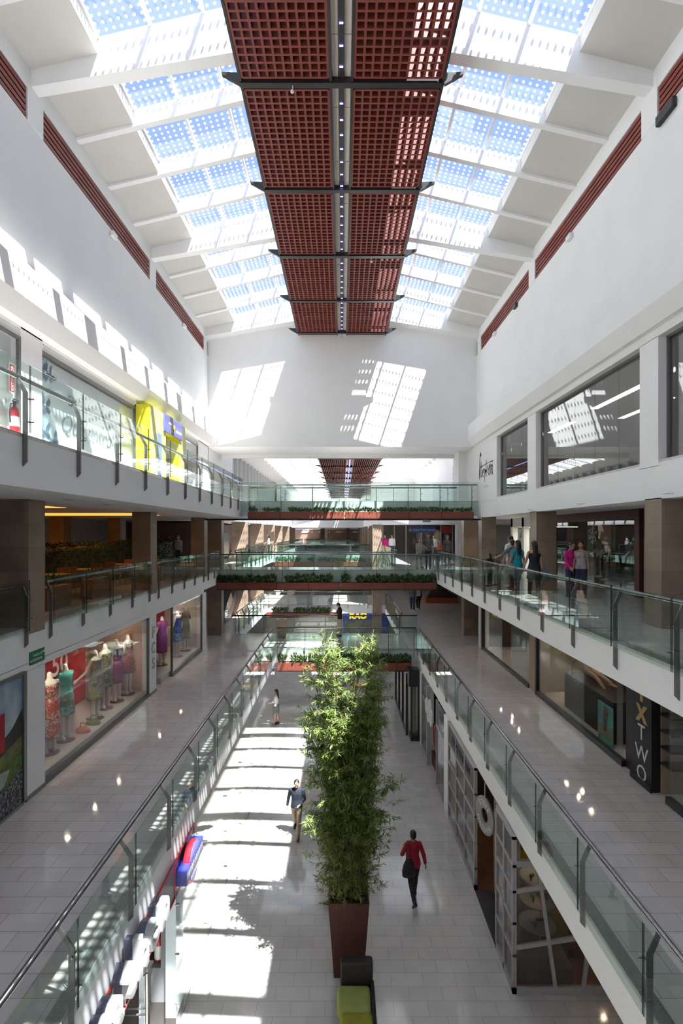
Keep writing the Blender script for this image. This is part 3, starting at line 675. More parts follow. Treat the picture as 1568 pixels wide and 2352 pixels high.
def person(label, loc, face, h=1.65, name='person', cat='person', group=None, skin=None, female=False,
           top=None, sleeve='long', bottom=None, leg='trousers', shoe=None, hair='short', haircol=None, headless=False,
           lh=0, lk_=0, rh=0, rk=0, ls=0, le=10, rs=0, re=10, la=8, ra=8, lin=0, rin=0, lean=0, nod=0, turn=0, vox=.011,
           dress=None, skirt=None, sit=False, wide=1.0, hem=0.0, neck_open=0.0, dresslen=.52):
    """one continuous body mesh with clothing and hair as parts. angles in degrees: hip/knee/shoulder/elbow swing, a=abduct, in=forearm turned inwards"""
    s = h / 1.70
    skin = skin or SKIN
    root = thing(name, loc, label, cat, group); org = Vector(loc)
    Rz = Matrix.Rotation(R(face), 3, 'Z'); segs = []; mb = MB()
    def seg(p0, p1, r0, r1, lab, n=10):
        mb.capsule(p0, p1, r0, r1, n); segs.append((Vector(p0), Vector(p1), r0, r1, lab))
    fw = female
    hipz = .93
    Lr = Matrix.Rotation(R(-lean), 3, 'X')      # lean forward
    pel = Vector((0, 0, hipz))
    def tor(x, y, z): return pel + Lr @ Vector((x, y, z - hipz))
    # torso loft
    prof = [(.80, .10, .075), (.86, .155, .105), (.93, .172 if fw else .165, .115), (1.02, .150 if fw else .155, .105), (1.10, .128 if fw else .145, .095), (1.20, .138 if fw else .158, .105),
            (1.28, .150 if fw else .172, .118 if fw else .112), (1.36, .158 if fw else .182, .098), (1.41, .125 if fw else .145, .078), (1.45, .062, .058), (1.50, .05, .052)]
    mb.loft([ering(tor(0, (.012 if fw and 1.24 < z < 1.32 else 0), z), rx * wide, ry * wide, 16, Lr) for z, rx, ry in prof])
    for i in range(len(prof) - 1):
        z0, rx0, ry0 = prof[i]; z1, rx1, ry1 = prof[i + 1]
        lab = 'hips' if z1 < .97 else ('neck' if z0 >= 1.44 else 'torso')
        for q in (-.5, 0, .5): segs.append((tor(q * rx0, 0, z0), tor(q * rx1, 0, z1), ry0, ry1, lab))
    if fw:
        for q in (-.068, .068): seg(tor(q, .075, 1.255), tor(q, .085, 1.25), .058, .05, 'torso')
    # head
    nk = tor(0, .005, 1.47)
    Hr = Lr @ Matrix.Rotation(R(turn), 3, 'Z') @ Matrix.Rotation(R(-nod), 3, 'X')
    def hd(x, y, z): return nk + Hr @ Vector((x, y, z))
    if headless:
        seg(tor(0, 0, 1.44), tor(0, .01, 1.55), .056, .046, 'neck')
    else:
        seg(tor(0, 0, 1.44), hd(0, .015, .07), .056, .052, 'neck')
        mb.ell(hd(0, .005, .155), (.074, .092, .092), 16, 10, Hr); segs.append((hd(0, -.02, .15), hd(0, .03, .16), .085, .085, 'head'))
        mb.ell(hd(0, .03, .085), (.056, .062, .066), 14, 8, Hr); segs.append((hd(0, .025, .09), hd(0, .05, .06), .062, .045, 'head'))
        seg(hd(0, .088, .125), hd(0, .107, .092), .012, .016, 'head', 8)
        for q in (-1, 1):
            mb.ell(hd(q * .076, -.005, .11), (.012, .024, .032), 8, 6, Hr)
            seg(hd(q * .04, .082, .152), hd(q * .022, .09, .154), .010, .010, 'head', 6)
    # legs
    feet = []
    def leg_(sd, hip, knee):
        a = R(hip); b = R(hip - knee)
        p0 = Vector((sd * .088 * wide, 0, .90)); p1 = p0 + Vector((sd * .005, math.sin(a), -math.cos(a))) * .42; p2 = p1 + Vector((0, math.sin(b), -math.cos(b))) * .41
        seg(p0, p1, .088 * wide, .060, 'thigh'); seg(p1, p1 + (p2 - p1) * .35, .058, .056, 'shin'); seg(p1 + (p2 - p1) * .35, p2, .056, .040, 'shin')
        fb = R(max(-25, min(75, -(hip - knee) * (.9 if hip - knee < 0 else 1))))
        if sit: fb = 0
        # foot direction
        fd = Vector((sd * .12, math.cos(fb), -math.sin(fb))).normalized(); dn = Vector((0, -math.sin(fb), -math.cos(fb)))
        hl = p2 + dn * .045 - fd * .045; seg(p2, hl, .040, .042, 'foot'); seg(hl, p2 + dn * .055 + fd * .10, .040, .036, 'foot'); seg(p2 + dn * .055 + fd * .08, p2 + dn * .062 + fd * .165, .036, .026, 'foot')
        feet.append(min((hl + dn * .04).z, (p2 + dn * .062 + fd * .165 + dn * .026).z))
        return p1, p2
    leg_(-1, lh, lk_); leg_(1, rh, rk)
    # arms
    def arm_(sd, sw, el, ab, inn):
        p0 = tor(sd * (.155 if fw else .178) * wide, 0, 1.375)
        def dirv(sw_, ab_): a, b = R(sw_), R(ab_); return Vector((sd * math.sin(b), math.cos(b) * math.sin(a), -math.cos(b) * math.cos(a)))
        d1 = dirv(sw, ab); p1 = p0 + d1 * .28
        d2 = Matrix.Rotation(R(sd * inn), 3, 'Z') @ dirv(sw + el, ab * .6 if el < 40 else ab * .3); p2 = p1 + d2 * .245
        seg(p0, p1, .052 if not fw else .045, .040, 'uparm'); seg(p1, p2, .040, .028, 'forearm')
        # hand: palm, four fingers, thumb
        lat = d2.cross(Vector((sd, 0, 0.0))) if abs(d2.x) < .9 else d2.cross(Vector((0, 0, 1)))
        lat.normalize(); nrm = d2.cross(lat)
        if nrm.x * sd > 0: nrm = -nrm          # palm side faces the body
        pe = p2 + d2 * .085
        for q in (-.026, 0, .026): seg(p2 + lat * q * .6, pe + lat * q, .020, .016, 'hand', 8)
        for q, L in ((-.031, .058), (-.010, .072), (.011, .068), (.031, .052)):
            f0 = pe + lat * q; f1 = f0 + (d2 + nrm * .25).normalized() * L * .55; f2 = f1 + (d2 * .75 + nrm * .7).normalized() * L * .5
            seg(f0 - d2 * .01, f1, .0098, .009, 'hand', 6); seg(f1, f2, .009, .0075, 'hand', 6)
        ts = 1 if (lat.y > 0) else -1
        t0 = p2 + d2 * .03 + lat * ts * .024; t1 = t0 + (d2 * .6 + lat * ts * .7 + nrm * .2).normalized() * .042; seg(t0, t1, .012, .0105, 'hand', 6); seg(t1, t1 + (d2 + nrm * .3).normalized() * .03, .0105, .008, 'hand', 6)
        return p1, p2, pe
    A = arm_(-1, ls, le, la, lin); B = arm_(1, rs, re, ra, rin)
    zlow = min(feet) if feet else 0
    if sit: zlow = 0 if sit is True else zlow
    M = lambda p: org + Rz @ (Vector((p[0], p[1], p[2] - zlow)) * s)
    # remesh to one skin
    raw = bpy.data.meshes.new('raw'); raw.from_pydata([tuple(p) for p in mb.v], [], mb.f)
    ob = bpy.data.objects.new('raw', raw); COL.objects.link(ob)
    md = ob.modifiers.new('r', 'REMESH'); md.mode = 'VOXEL'; md.voxel_size = vox
    sm = ob.modifiers.new('s', 'SMOOTH'); sm.factor = .5; sm.iterations = 2
    dg = bpy.context.evaluated_depsgraph_get(); me = bpy.data.meshes.new_from_object(ob.evaluated_get(dg))
    bpy.data.objects.remove(ob); bpy.data.meshes.remove(raw)
    V = np.empty(len(me.vertices) * 3); me.vertices.foreach_get('co', V); V = V.reshape(-1, 3)
    NR = np.empty(len(me.vertices) * 3); me.vertices.foreach_get('normal', NR); NR = NR.reshape(-1, 3)
    faces = [tuple(p.vertices) for p in me.polygons]; bpy.data.meshes.remove(me)
    best = np.full(len(V), 1e9); lab = np.zeros(len(V), int); names = ['torso', 'hips', 'neck', 'head', 'thigh', 'shin', 'foot', 'uparm', 'forearm', 'hand']
    for p0, p1, r0, r1, l in segs:
        p0 = np.array(p0); d = np.array(p1) - p0; L2_ = max(d @ d, 1e-9); t = np.clip((V - p0) @ d / L2_, 0, 1)
        dist = np.linalg.norm(V - p0 - t[:, None] * d, axis=1) - (r0 + (r1 - r0) * t)
        k = dist < best; best[k] = dist[k]; lab[k] = names.index(l)
    vl = np.array([names[i] for i in lab])
    W = np.array([M(v) for v in V])
    Nw = NR @ np.array(Rz.transposed()) 
    body = MB(); body.v = [tuple(p) for p in W]; body.f = faces; body.m = [0] * len(faces)
    bo = body.build('body', skin, root, True)
    def shell(nm, sel, m, off):
        idx = np.nonzero(sel)[0]; keep = set(idx.tolist()); fs = [f for f in faces if all(i in keep for i in f)]
        if not fs: return None
        used = sorted({i for f in fs for i in f}); mp = {v: k for k, v in enumerate(used)}; n = len(used)
        b = MB(); b.v = [tuple(W[i] + Nw[i] * off * s) for i in used]
        b.f = [tuple(mp[i] for i in f) for f in fs]; b.m = [0] * len(b.f)
        return b.build(nm, m, root, True)
    is_ = lambda *a: np.isin(vl, a)
    if top is not None:
        sel = is_('torso', 'hips') & (V[:, 2] > .86 - hem) & ~is_('thigh') if not sit else is_('torso')
        if hem > 0: sel |= is_('thigh', 'hips') & (V[:, 2] > .86 - hem)
        if sleeve in ('short', 'long'): sel |= is_('uparm')
        if sleeve == 'long': sel |= is_('forearm')
        if sleeve == 'cap': sel |= is_('uparm') & (V[:, 2] > 1.27)
        if sleeve == 'long' or sleeve == 'short': sel |= is_('neck') & (V[:, 2] < 1.47)
        if sleeve == 'strap': sel &= ~(V[:, 2] > 1.36)
        shell('top', sel, top, .012)
    if bottom is not None:
        if leg == 'trousers': sel = is_('thigh', 'shin', 'hips')
        elif leg == 'shorts': sel = is_('thigh', 'hips')
        else: sel = is_('hips')
        if top is None: sel |= is_('torso') & (V[:, 2] < 1.0)
        shell('trousers' if leg == 'trousers' else 'shorts', sel, bottom, .009)
    if shoe is not None: shell('shoes', is_('foot'), shoe, .006)
    if skirt is not None:       # (material, length, flare)
        m_, L_, fl = skirt; sk = MB(); rings = []
        for k in range(8):
            t = k / 7; z = 1.03 - t * L_; rx = (.155 + .035 * min(1, t * 3)) * (1 + fl * max(0, t - .2)); ry = (.115 + .03 * min(1, t * 3)) * (1 + fl * max(0, t - .2))
            rings.append([M(tor(p.x, p.y, z) if k < 2 else p + Vector((0, 0, 0))) for p in ering((0, (math.sin(R(lh)) + math.sin(R(rh))) * .1 * t, z), rx * (1 + .03 * math.sin(k)), ry * (1 + .0), 20)])
        sk.loft(rings); sk.build('skirt', m_, root, True)
    if not headless and hair:
        hm = haircol or HAIR; hb = MB()
        HW = Rz @ Hr
        def hw(x, y, z): return M(hd(x, y, z))
        hb.ell(hw(0, -.014, .17), (.083 * s, .093 * s, .086 * s), 16, 10, HW)
        hb.ell(hw(0, -.035, .12), (.078 * s, .070 * s, .08 * s), 14, 8, HW)
        if hair == 'long':
            rings = []
            for t in range(8):
                q = t / 7; z = .16 - .40 * q
                rings.append([M(tor(p.x, p.y, p.z)) for p in ering((0, -.055 - .055 * q, 1.47 + z), (.084 - .012 * q) * (1 if q < .95 else .5), (.05 - .012 * q) * (1 if q < .95 else .5), 14)])
            hb.loft(rings)
        if hair == 'bun': hb.ell(hw(0, -.11, .2), (.045 * s, .045 * s, .045 * s), 12, 8)
        hb.build('hair', hm, root, True)
        if hair == 'cap':
            cb = MB(); cb.ell(hw(0, -.005, .185), (.088 * s, .1 * s, .072 * s), 16, 10, HW); cb.ell(hw(0, .1, .175), (.065 * s, .07 * s, .012 * s), 14, 6, HW); cb.build('cap', BLACK, root, True)
        if vox < .0105:
            for q in (-1, 1):
                e = MB(); e.ell(hw(q * .031, .083, .138), (.012 * s, .008 * s, .007 * s), 8, 6, HW); e.build('eye', EYE, bo)
            e = MB(); e.ell(hw(0, .086, .062), (.022 * s, .010 * s, .007 * s), 10, 6, HW); e.build('mouth', LIP, bo)
    return root, dict(lel=M(A[0]), lw=M(A[1]), lp=M(A[2]), rel=M(B[0]), rw=M(B[1]), rp=M(B[2]), M=M, tor=tor, Rz=Rz, s=s)

def shoulder_bag(info, side, label, m, size=(.30, .12, .34), drop=.40, strap=True, back=.0, cat='bag', name='shoulder_bag', off=.2):
    """soft bag hanging from a shoulder: body and strap"""
    M, tor = info['M'], info['tor']; sx = -1 if side == 'l' else 1
    top = tor(sx * .13, 0, 1.43); c = tor(sx * off, back, 1.43 - drop)
    base = M((c.x, c.y, c.z - size[2]))
    root = thing(name, base, label, cat)
    b = MB(); rings = []
    for t, w, d in ((0, .72, .6), (.06, .95, .95), (.35, 1, 1), (.7, .82, .8), (.92, .55, .5), (1, .40, .3)):
        rings.append([M((c.x + size[0] / 2 * w * math.cos(a) * (abs(math.cos(a)) ** -.35 if abs(math.cos(a)) > .05 else 1), c.y + size[1] / 2 * d * math.sin(a), c.z - size[2] + size[2] * t)) for a in [2 * math.pi * k / 16 for k in range(16)]])
    b.loft(rings); b.build('bag_body', m, root, True)
    if strap:
        for q in (-1, 1):
            st = MB(); st.tube([M((c.x + q * size[0] * .16, c.y, c.z - .01)), M((c.x * .85 + top.x * .15 + q * .03, (c.y + top.y) / 2 - q * .075 , (c.z + top.z) / 2)), M((top.x, top.y - q * .06, top.z + .0)), M((top.x, top.y, top.z + .028))], .011, 6); st.build('strap', m, root, True)
    return root
# ================================================================ SHOPS, SIGNS AND THEIR CONTENTS
BAGB = noisy('black_leather', (.012, .012, .013), (.02, .02, .022), 25, .38)
def shopwin(mb_panes, mb_frame, m_glass, m_frame, label):
    winn[0] += 1
    o = struct('window_%d' % winn[0], mb_panes, m_glass, label)
    if mb_frame is not None: mb_frame.build('window_frame', m_frame, o)
    return o
ceiln = [0]
def downlight(x, y, z, label, group='warm downlights', r=.055, m=None):
    if m is None: r = .042
    o = thing('downlight', (x, y, z), label, 'downlight', group)
    b = MB(); b.loft([[(x + q * math.cos(2 * math.pi * k / 16), y + q * math.sin(2 * math.pi * k / 16), z + h_) for k in range(16)] for q, h_ in ((r, 0), (r, -.012), (r + .02, -.012), (r + .02, 0))], cap=False); b.build('ring', LETW, o)
    b = MB(); b.lathe((x, y, z), [(.002, -.006), (r - .004, -.006), (r - .004, -.001), (.002, -.001)], 16); b.build('lamp', m or LAMP, o)
def panel_light(x0, x1, y0, y1, z, label, m=None, group=None):
    o = thing('ceiling_light', ((x0 + x1) / 2, (y0 + y1) / 2, z), label, 'ceiling light', group)
    b = MB(); b.box(x0 - .03, x1 + .03, y0 - .03, y1 + .03, z - .012, z); b.build('frame', LETW, o)
    b = MB(); b.box(x0, x1, y0, y1, z - .022, z - .013); b.build('diffuser', m or LAMPW, o)
PLATE = Vector((0, 1, 0)); UP = Vector((0, 0, 1))

# ---------------------------------------------------------------- left, top level
# near window: white board behind glass
g = MB(); g.box(-6.34, -6.325, 4.4, 10.2, L3 + .02, Z(3.8)); f = MB(); f.box(-6.36, -6.30, 10.18, 10.25, L3, Z(3.82)); f.box(-6.36, -6.30, 4.4, 10.18, Z(3.76), Z(3.82))
shopwin(g, f, SHOPG, DARKST, 'near shop window on the left top gallery')
m = MB(); m.box(-6.6, -6.5, 4.4, 10.25, L3, Z(3.82)); struct('wall_left', m, WHITE, 'white board behind the near left top window')
o = thing('fire_extinguisher', (-6.22, 9.92, 10.93), 'red fire extinguisher hung on the left top gallery', 'fire extinguisher')
REDX = noisy('extinguisher_red', (.50, .02, .03), (.56, .03, .035), 5, .3)
m = MB(); m.lathe((-6.22, 9.92, 10.93), [(.04, 0), (.075, .01), (.085, .04), (.085, .40), (.07, .46), (.035, .50), (.03, .52)], 18); m.build('cylinder', REDX, o, True)
m = MB(); m.lathe((-6.22, 9.92, 10.93), [(.0865, .12), (.0872, .125), (.0872, .3), (.0865, .305)], 18); m.build('label', LETW, o, True)
m = MB(); m.tube([(-6.22, 9.92, 11.44), (-6.22, 9.92, 11.52)], .03, 8); m.box(-6.235, -6.205, 9.86, 10.02, 11.52, 11.54); m.box(-6.235, -6.205, 9.88, 10.04, 11.56, 11.575); m.build('valve', BLACK, o)
m = MB(); m.tube([(-6.22, 9.9, 11.48), (-6.2, 9.78, 11.46), (-6.2, 9.74, 11.3), (-6.2, 9.76, 11.1)], .014, 6); m.build('hose', BLACK, o)
o = thing('wall_sign', (-6.31, 9.97, 11.72), 'narrow red and white extinguisher sign on the left wall', 'sign')
m = MB(); m.box(-6.318, -6.308, 9.90, 10.06, 11.70, 12.28); m.build('board', LETW, o); m = MB(); m.box(-6.307, -6.303, 9.91, 10.05, 11.74, 12.24); m.build('panel', REDX, o)
text('lettering', 'EXTINTOR', .10, (-6.302, 10.02, 11.99), (0, 0, 1), (0, -1, 0), LETW, o, extr=.001)
# butterfly window
g = MB()
for k in range(4): g.box(-6.345, -6.33, 10.97 + k * 1.245, 10.965 + (k + 1) * 1.245, L3 + .02, Z(3.75))
f = MB(); f.box(-6.37, -6.30, 10.97, 15.95, Z(3.75), Z(3.82)); f.box(-6.37, -6.30, 15.9, 15.95, L3, Z(3.75))
shopwin(g, f, glass_mat('mural_glass', (.96, .97, .97), .03, edge=.3), DARKST, 'long shop window with butterfly mural on the left top gallery')
o = thing('window_mural', (-6.42, 13.4, L3), 'pale mural with blue butterflies and lettering behind the left glass', 'mural')
m = MB(); m.box(-6.46, -6.43, 10.98, 15.9, L3, Z(3.74)); m.build('panel', noisy('frosted_mural', (.70, .76, .78), (.76, .80, .81), .6, .6), o)
swm = [noisy('mural_blue', (.16, .46, .60), (.30, .58, .70), 2, .6), noisy('mural_pale_blue', (.40, .62, .72), (.48, .68, .76), 2, .6)]
rng = random.Random(3)
for k in range(2):
    m = MB(); N = 26; a = []; b = []
    for q in range(N + 1):
        t = q / N; z = L3 + .05 + t * 2.3; c = 11.02 + (.42 if k == 0 else .2) * (1 - t) ** 1.3 + .1 * math.sin(t * 9 + k * 2); w = (.40 - .12 * t + .12 * math.sin(t * 7)) * (1 if k == 0 else .5)
        a.append((-6.429 + k * .002, max(10.99, c - w), z)); b.append((-6.429 + k * .002, c + w * .9 , z))
    for q in range(N): m.quad(a[q], b[q], b[q + 1], a[q + 1])
    m.build('swirl', swm[1 - k], o)
WING = noisy('butterfly_wing', (.03, .06, .12), (.08, .15, .24), 12, .6)
def butterfly(y, z, s, a):
    c, sn = math.cos(R(a)), math.sin(R(a))
    def T(p): return (-6.424, y + s * (p[0] * c - p[1] * sn), z + s * (p[0] * sn + p[1] * c))
    m = MB()
    for sg, k in ((1, 1), (-1, .75)):
        for poly in ([(0, .02), (sg * .12 * k, .2), (sg * .3 * k, .32), (sg * .34 * k, .2), (sg * .24 * k, .06)], [(0, .02), (sg * .22 * k, .03), (sg * .28 * k, -.08), (sg * .16 * k, -.18), (sg * .05 * k, -.1)]):
            m.add([T(p) for p in poly], [tuple(range(len(poly)))])
    m.add([T(p) for p in ((-.015, -.14), (.015, -.14), (.015, .1), (-.015, .1))], [(0, 1, 2, 3)])
    m.build('butterfly', WING, o)
for y, z, s, a in ((11.18, 12.42, .9, 20), (11.5, 12.5, .6, -50), (11.32, 11.72, .7, 15), (11.28, 11.18, .75, 10), (11.62, 11.05, .7, 25), (11.42, 10.72, .5, 5), (11.9, 10.72, .6, 20), (11.1, 11.95, .5, 60), (14.4, 12.1, .9, -60)): butterfly(y, z, s, a)
text('lettering', 'EVOLUCIÓN', .36, (-6.425, 13.35, 12.02), PLATE, UP, noisy('mural_letter_grey', (.10, .16, .25), (.13, .19, .28), 3, .6), o, extr=.001, space=1.12)
text('lettering', 'Quicentro', .62, (-6.424, 13.2, 11.36), PLATE, UP, noisy('mural_letter_dark', (.26, .28, .32), (.30, .32, .36), 3, .6), o, extr=.001, shear=.35)
# yellow portal
YEL = noisy('yellow_portal', (.66, .62, .02), (.70, .66, .03), 2, .5); YEL2 = noisy('yellow_front', (.55, .55, .18), (.60, .59, .22), 2, .5); BLU = noisy('sign_blue', (.10, .11, .27), (.12, .13, .31), 3, .5)
o = thing('shop_portal', (-6.1, 17.6, L3), 'bright yellow shop portal with blue sign on the left top gallery', 'shop portal')
m = MB()
x0, x1 = -6.34, -5.86
m.box(x0, x1 - .012, 15.95, 17.35, L3, 12.95); m.box(x0, x1 - .012, 18.75, 19.6, L3, 12.95); m.box(x0, x1 - .012, 17.35, 18.75, 12.45, 12.95); m.build('surround', YEL, o)
for q0, q1 in ((15.96, 17.35), (18.75, 19.59)): m = MB(); m.box(x1 - .011, x1, q0, q1, L3, 12.94); m.build('front_panel', YEL2, o)
m = MB(); m.box(x1, x1 + .05, 17.1, 19.0, 12.36, 12.95); m.build('sign_board', BLU, o)
m = MB(); m.box(x1 + .001, x1 + .006, 16.55, 16.95, L3 + .35, L3 + 1.75); m.build('notice', noisy('notice_blue', (.20, .26, .42), (.25, .32, .5), 4, .5), o)
text('lettering', 'M', .36, (x1 + .051, 18.0, 12.48), PLATE, UP, YEL, o, extr=.004, bold=.012)
m = MB(); m.box(x1 + .051, x1 + .055, 18.28, 18.85, 12.52, 12.60); m.box(x1 + .051, x1 + .055, 17.5, 17.8, 12.68, 12.74); m.build('logo_bar', LETW, o)
m = MB(); m.box(-6.24, -6.225, 17.37, 18.05, L3 + .02, 12.43); m.box(-6.24, -6.225, 18.07, 18.73, L3 + .02, 12.43); d = m.build('door', SHOPG, o)
for y in (17.98, 18.14):
    m = MB(); m.tube([(-6.19, y, L3 + .8), (-6.19, y, L3 + 1.35)], .015, 8); m.box(-6.225, -6.19, y - .01, y + .01, L3 + .85, L3 + .87); m.box(-6.225, -6.19, y - .01, y + .01, L3 + 1.28, L3 + 1.3); m.build('handle', STEEL, d)
m = MB(); m.box(-6.60, -6.56, 15.95, 22.9, L3, Z(3.82)); struct('wall_left', m, noisy('pale_shop', (.62, .64, .62), (.66, .68, .66), 1, .7), 'pale wall inside the left top shops')
g = MB(); g.box(-6.34, -6.325, 19.65, 22.8, L3 + .02, Z(3.75)); f = MB(); f.box(-6.36, -6.30, 19.62, 22.85, Z(3.75), Z(3.82)); f.box(-6.36, -6.30, 22.78, 22.85, L3, Z(3.75))
shopwin(g, f, SHOPG, DARKST, 'plain shop window past the yellow portal')

# ---------------------------------------------------------------- right, top level: tinted windows, dim hall behind
for y0, y1, n, lab in ((4.35, 10.26, 5, 'nearest tinted window of the right top level'), (10.9, 16.75, 5, 'large tinted window of the right top level'), (17.5, 21.0, 3, 'small tinted window beside the cursive sign')):
    g = MB(); f = MB(); w_ = (y1 - y0 - .1) / n
    for k in range(n): g.box(6.40, 6.415, y0 + .05 + k * w_ + .003, y0 + .05 + (k + 1) * w_ - .003, Z(1.35), Z(3.80))
    f.box(6.36, 6.46, y0, y0 + .05, Z(1.31), Z(3.85)); f.box(6.36, 6.46, y1 - .05, y1, Z(1.31), Z(3.85)); f.box(6.36, 6.46, y0 + .05, y1 - .05, Z(3.80), Z(3.85)); f.box(6.36, 6.46, y0 + .05, y1 - .05, Z(1.31), Z(1.35))
    shopwin(g, f, TINTG, DARKST, lab)
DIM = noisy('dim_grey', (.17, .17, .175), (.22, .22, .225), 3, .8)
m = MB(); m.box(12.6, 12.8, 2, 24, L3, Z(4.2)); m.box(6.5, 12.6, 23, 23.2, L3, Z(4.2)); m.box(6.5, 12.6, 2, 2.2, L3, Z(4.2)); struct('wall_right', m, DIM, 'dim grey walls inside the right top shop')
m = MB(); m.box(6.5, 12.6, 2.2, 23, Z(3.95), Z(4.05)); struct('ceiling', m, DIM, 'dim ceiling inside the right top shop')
for k, (x, y0, y1) in enumerate(((8.0, 11.5, 16.6), (9.6, 15.2, 18), (8.2, 18.6, 20.6))):
    panel_light(x - .10, x + .10, y0, y1, Z(3.93), '%s long fluorescent light inside the right top windows' % ['longest', 'short middle', 'farthest'][k], TUBE)
m = MB(); m.box(6.52, 6.56, 9.4, 10.24, L3, Z(3.8)); struct('wall_right', m, printed('dark_damask', (.06, .06, .065), (.10, .10, .09), (.075, .075, .08), 6), 'dark patterned screen inside the nearest right window')
o = thing('wall_lettering', (6.2, 22.6, Z(2.3)), 'tall thin cursive black shop name on the white right wall', 'sign')
INK = mat('sign_ink', (.03, .03, .028), .6)
def stroke(pts, r, nm='stroke'):
    """pen strokes given as photograph-wall coordinates: y along wall, z up"""
    m = MB(); m.tube([(6.195, y, z) for y, z in pts], r, 6); m.build(nm, INK, o)
def wl(px, py): y = 6.2 * F / (px - CX); return (y, ZC - (py - CY) * y / F)
def cr(a): return (1080 + a[0] / 19.6, 1020 + a[1] / 19.6)
def S(pts, r): stroke([wl(*cr(q)) for q in pts], r)
S([(490, 540), (470, 440), (462, 360), (445, 520), (430, 800), (425, 1100), (418, 1350), (412, 1600)], [.035, .03, .008, .02, .02, .025, .03, .012])
S([(492, 800), (485, 1000), (480, 1250), (488, 1500), (515, 1420)], [.010, .02, .018, .02, .008])
S([(470, 1045), (600, 950), (710, 890), (850, 810), (1010, 755)], [.03, .014, .012, .012, .03])
S([(560, 1330), (600, 1180), (600, 1110), (560, 1200), (548, 1330), (570, 1460), (605, 1470)], .016)
S([(640, 1690), (650, 1400), (660, 1120), (690, 1180), (680, 1320)], [.01, .014, .02, .02, .012])
S([(722, 700), (716, 900), (712, 1200), (715, 1460)], [.012, .014, .016, .02]); S([(730, 1250), (790, 1000), (800, 960)], .014)
S([(890, 880), (820, 1150), (790, 1260), (840, 1390), (880, 1300), (890, 900)], .018); S([(935, 920), (930, 1150), (932, 1370)], .02); S([(940, 1000), (1000, 910), (985, 1150), (1005, 1350)], .02)
text('lettering', 'FRANCE', .13, (6.195, *wl(*cr((690, 1960)))), (0, -1, 0), UP, noisy('sign_grey', (.34, .34, .33), (.38, .38, .37), 3, .6), o, extr=.001, space=1.6)

# ---------------------------------------------------------------- left, middle level: dim food court
o = thing('hedge', (-9.2, 17, L2), 'long dark clipped hedge screening the food court', 'hedge')
m = MB(); m.box(-9.6, -8.9, 6, 28, L2, L2 + .55); m.build('planter', noisy('dark_brown_planter', (.04, .02, .014), (.055, .028, .018), 3, .6, stretch=(1, .4, 6)), o)
m = MB(); rng = random.Random(21)
m.bbox(-9.5, -9.0, 6.1, 27.9, L2 + .5, L2 + 1.38, .1); m.m = [0] * len(m.f)
for _ in range(5200):
    p = Vector((rng.choice((rng.uniform(-8.98, -8.84), rng.uniform(-9.5, -8.9))), rng.uniform(6.1, 27.9), 0)); p.z = rng.uniform(L2 + .5, L2 + 1.4) if p.x > -8.97 else rng.uniform(L2 + 1.34, L2 + 1.5)
    d = Vector((rng.uniform(.1, 1), rng.uniform(-.8, .8), rng.uniform(-.1, 1))).normalized(); sd = d.cross(Vector((rng.uniform(-1, 1), rng.uniform(-1, 1), rng.uniform(-1, 1)))).normalized()
    m.leaf(p, d, .022, rng.uniform(.07, .12), .006, sd)
m.build('foliage', noisy('hedge_leaf', (.012, .026, .010), (.022, .042, .014), 5, .6), o)
panel_light(-10.6, -7.25, 12.6, 13.7, 9.70, 'near glowing orange ceiling panel over the food court', COVE, 'orange ceiling panels')
panel_light(-12.6, -7.0, 17.6, 20.0, 9.70, 'far glowing orange ceiling panel over the food court', COVE, 'orange ceiling panels')
for k, (x, y) in enumerate(((-11.4, 16.5), (-12.6, 22.5), (-14, 15), (-11, 24.5))): column(x, x + .6, y, y + .6, L2, 9.7)
m = MB(); m.box(-19, -18.8, 4, 30, L2, L2 + 1.9); struct('wall_left', m, noisy('court_wall', (.30, .34, .33), (.34, .38, .37), 2, .7), 'pale half wall at the back of the food court')
for k in range(9):
    y = 10 + k * 2.1; m = MB(); m.box(-21.9, -21.86, y, y + 1.2, 8.0, 9.4); winn[0] += 1
    struct('window_%d' % winn[0], m, emis('daylit_pane', (.75, .95, .70), .35) if 'daylit_pane' not in MATS else MATS['daylit_pane'], 'small daylit window at the back of the food court')
# tables and planters seen through the railing
TW = noisy('table_wood', (.20, .09, .045), (.25, .12, .06), 4, .4, stretch=(1, 6, 1))
def dining_set(x, y, z, label, n):
    t = thing('dining_table', (x, y, z), label, 'table', 'food court tables')
    m = MB(); m.bbox(x - .4, x + .4, y - .4, y + .4, z + .70, z + .74, .012); m.build('tabletop', TW, t)
    m = MB(); m.tube([(x, y, z + .02), (x, y, z + .70)], .035, 10); m.build('pedestal', STEEL, t); m = MB(); m.lathe((x, y, z), [(.26, 0), (.26, .015), (.06, .03), (.03, .05)], 18); m.build('base', STEEL, t)
    for k, (dx, dy) in enumerate(((0, -.62), (0, .62))):
        c = thing('chair', (x + dx, y + dy, z), '%s, chair on its %s side' % (label.replace('dining table', 'wooden chair'), ['near', 'far'][k]), 'chair', 'food court chairs'); s_ = -1 if k == 0 else 1
        m = MB(); m.bbox(x - .2, x + .2, y + dy - .2, y + dy + .2, z + .43, z + .46, .01); m.build('seat', TW, c)
        m = MB(); m.box(x - .19, x + .19, y + dy + s_ * .18, y + dy + s_ * .205, z + .62, z + .86); m.build('backrest', TW, c)
        for ax in (-.17, .17):
            m = MB(); m.tube([(x + ax, y + dy + s_ * .19, z), (x + ax, y + dy + s_ * .19, z + .86)], .013, 6); m.build('leg', STEEL, c)
            m = MB(); m.tube([(x + ax, y + dy - s_ * .17, z), (x + ax, y + dy - s_ * .17, z + .43)], .013, 6); m.build('leg', STEEL, c)
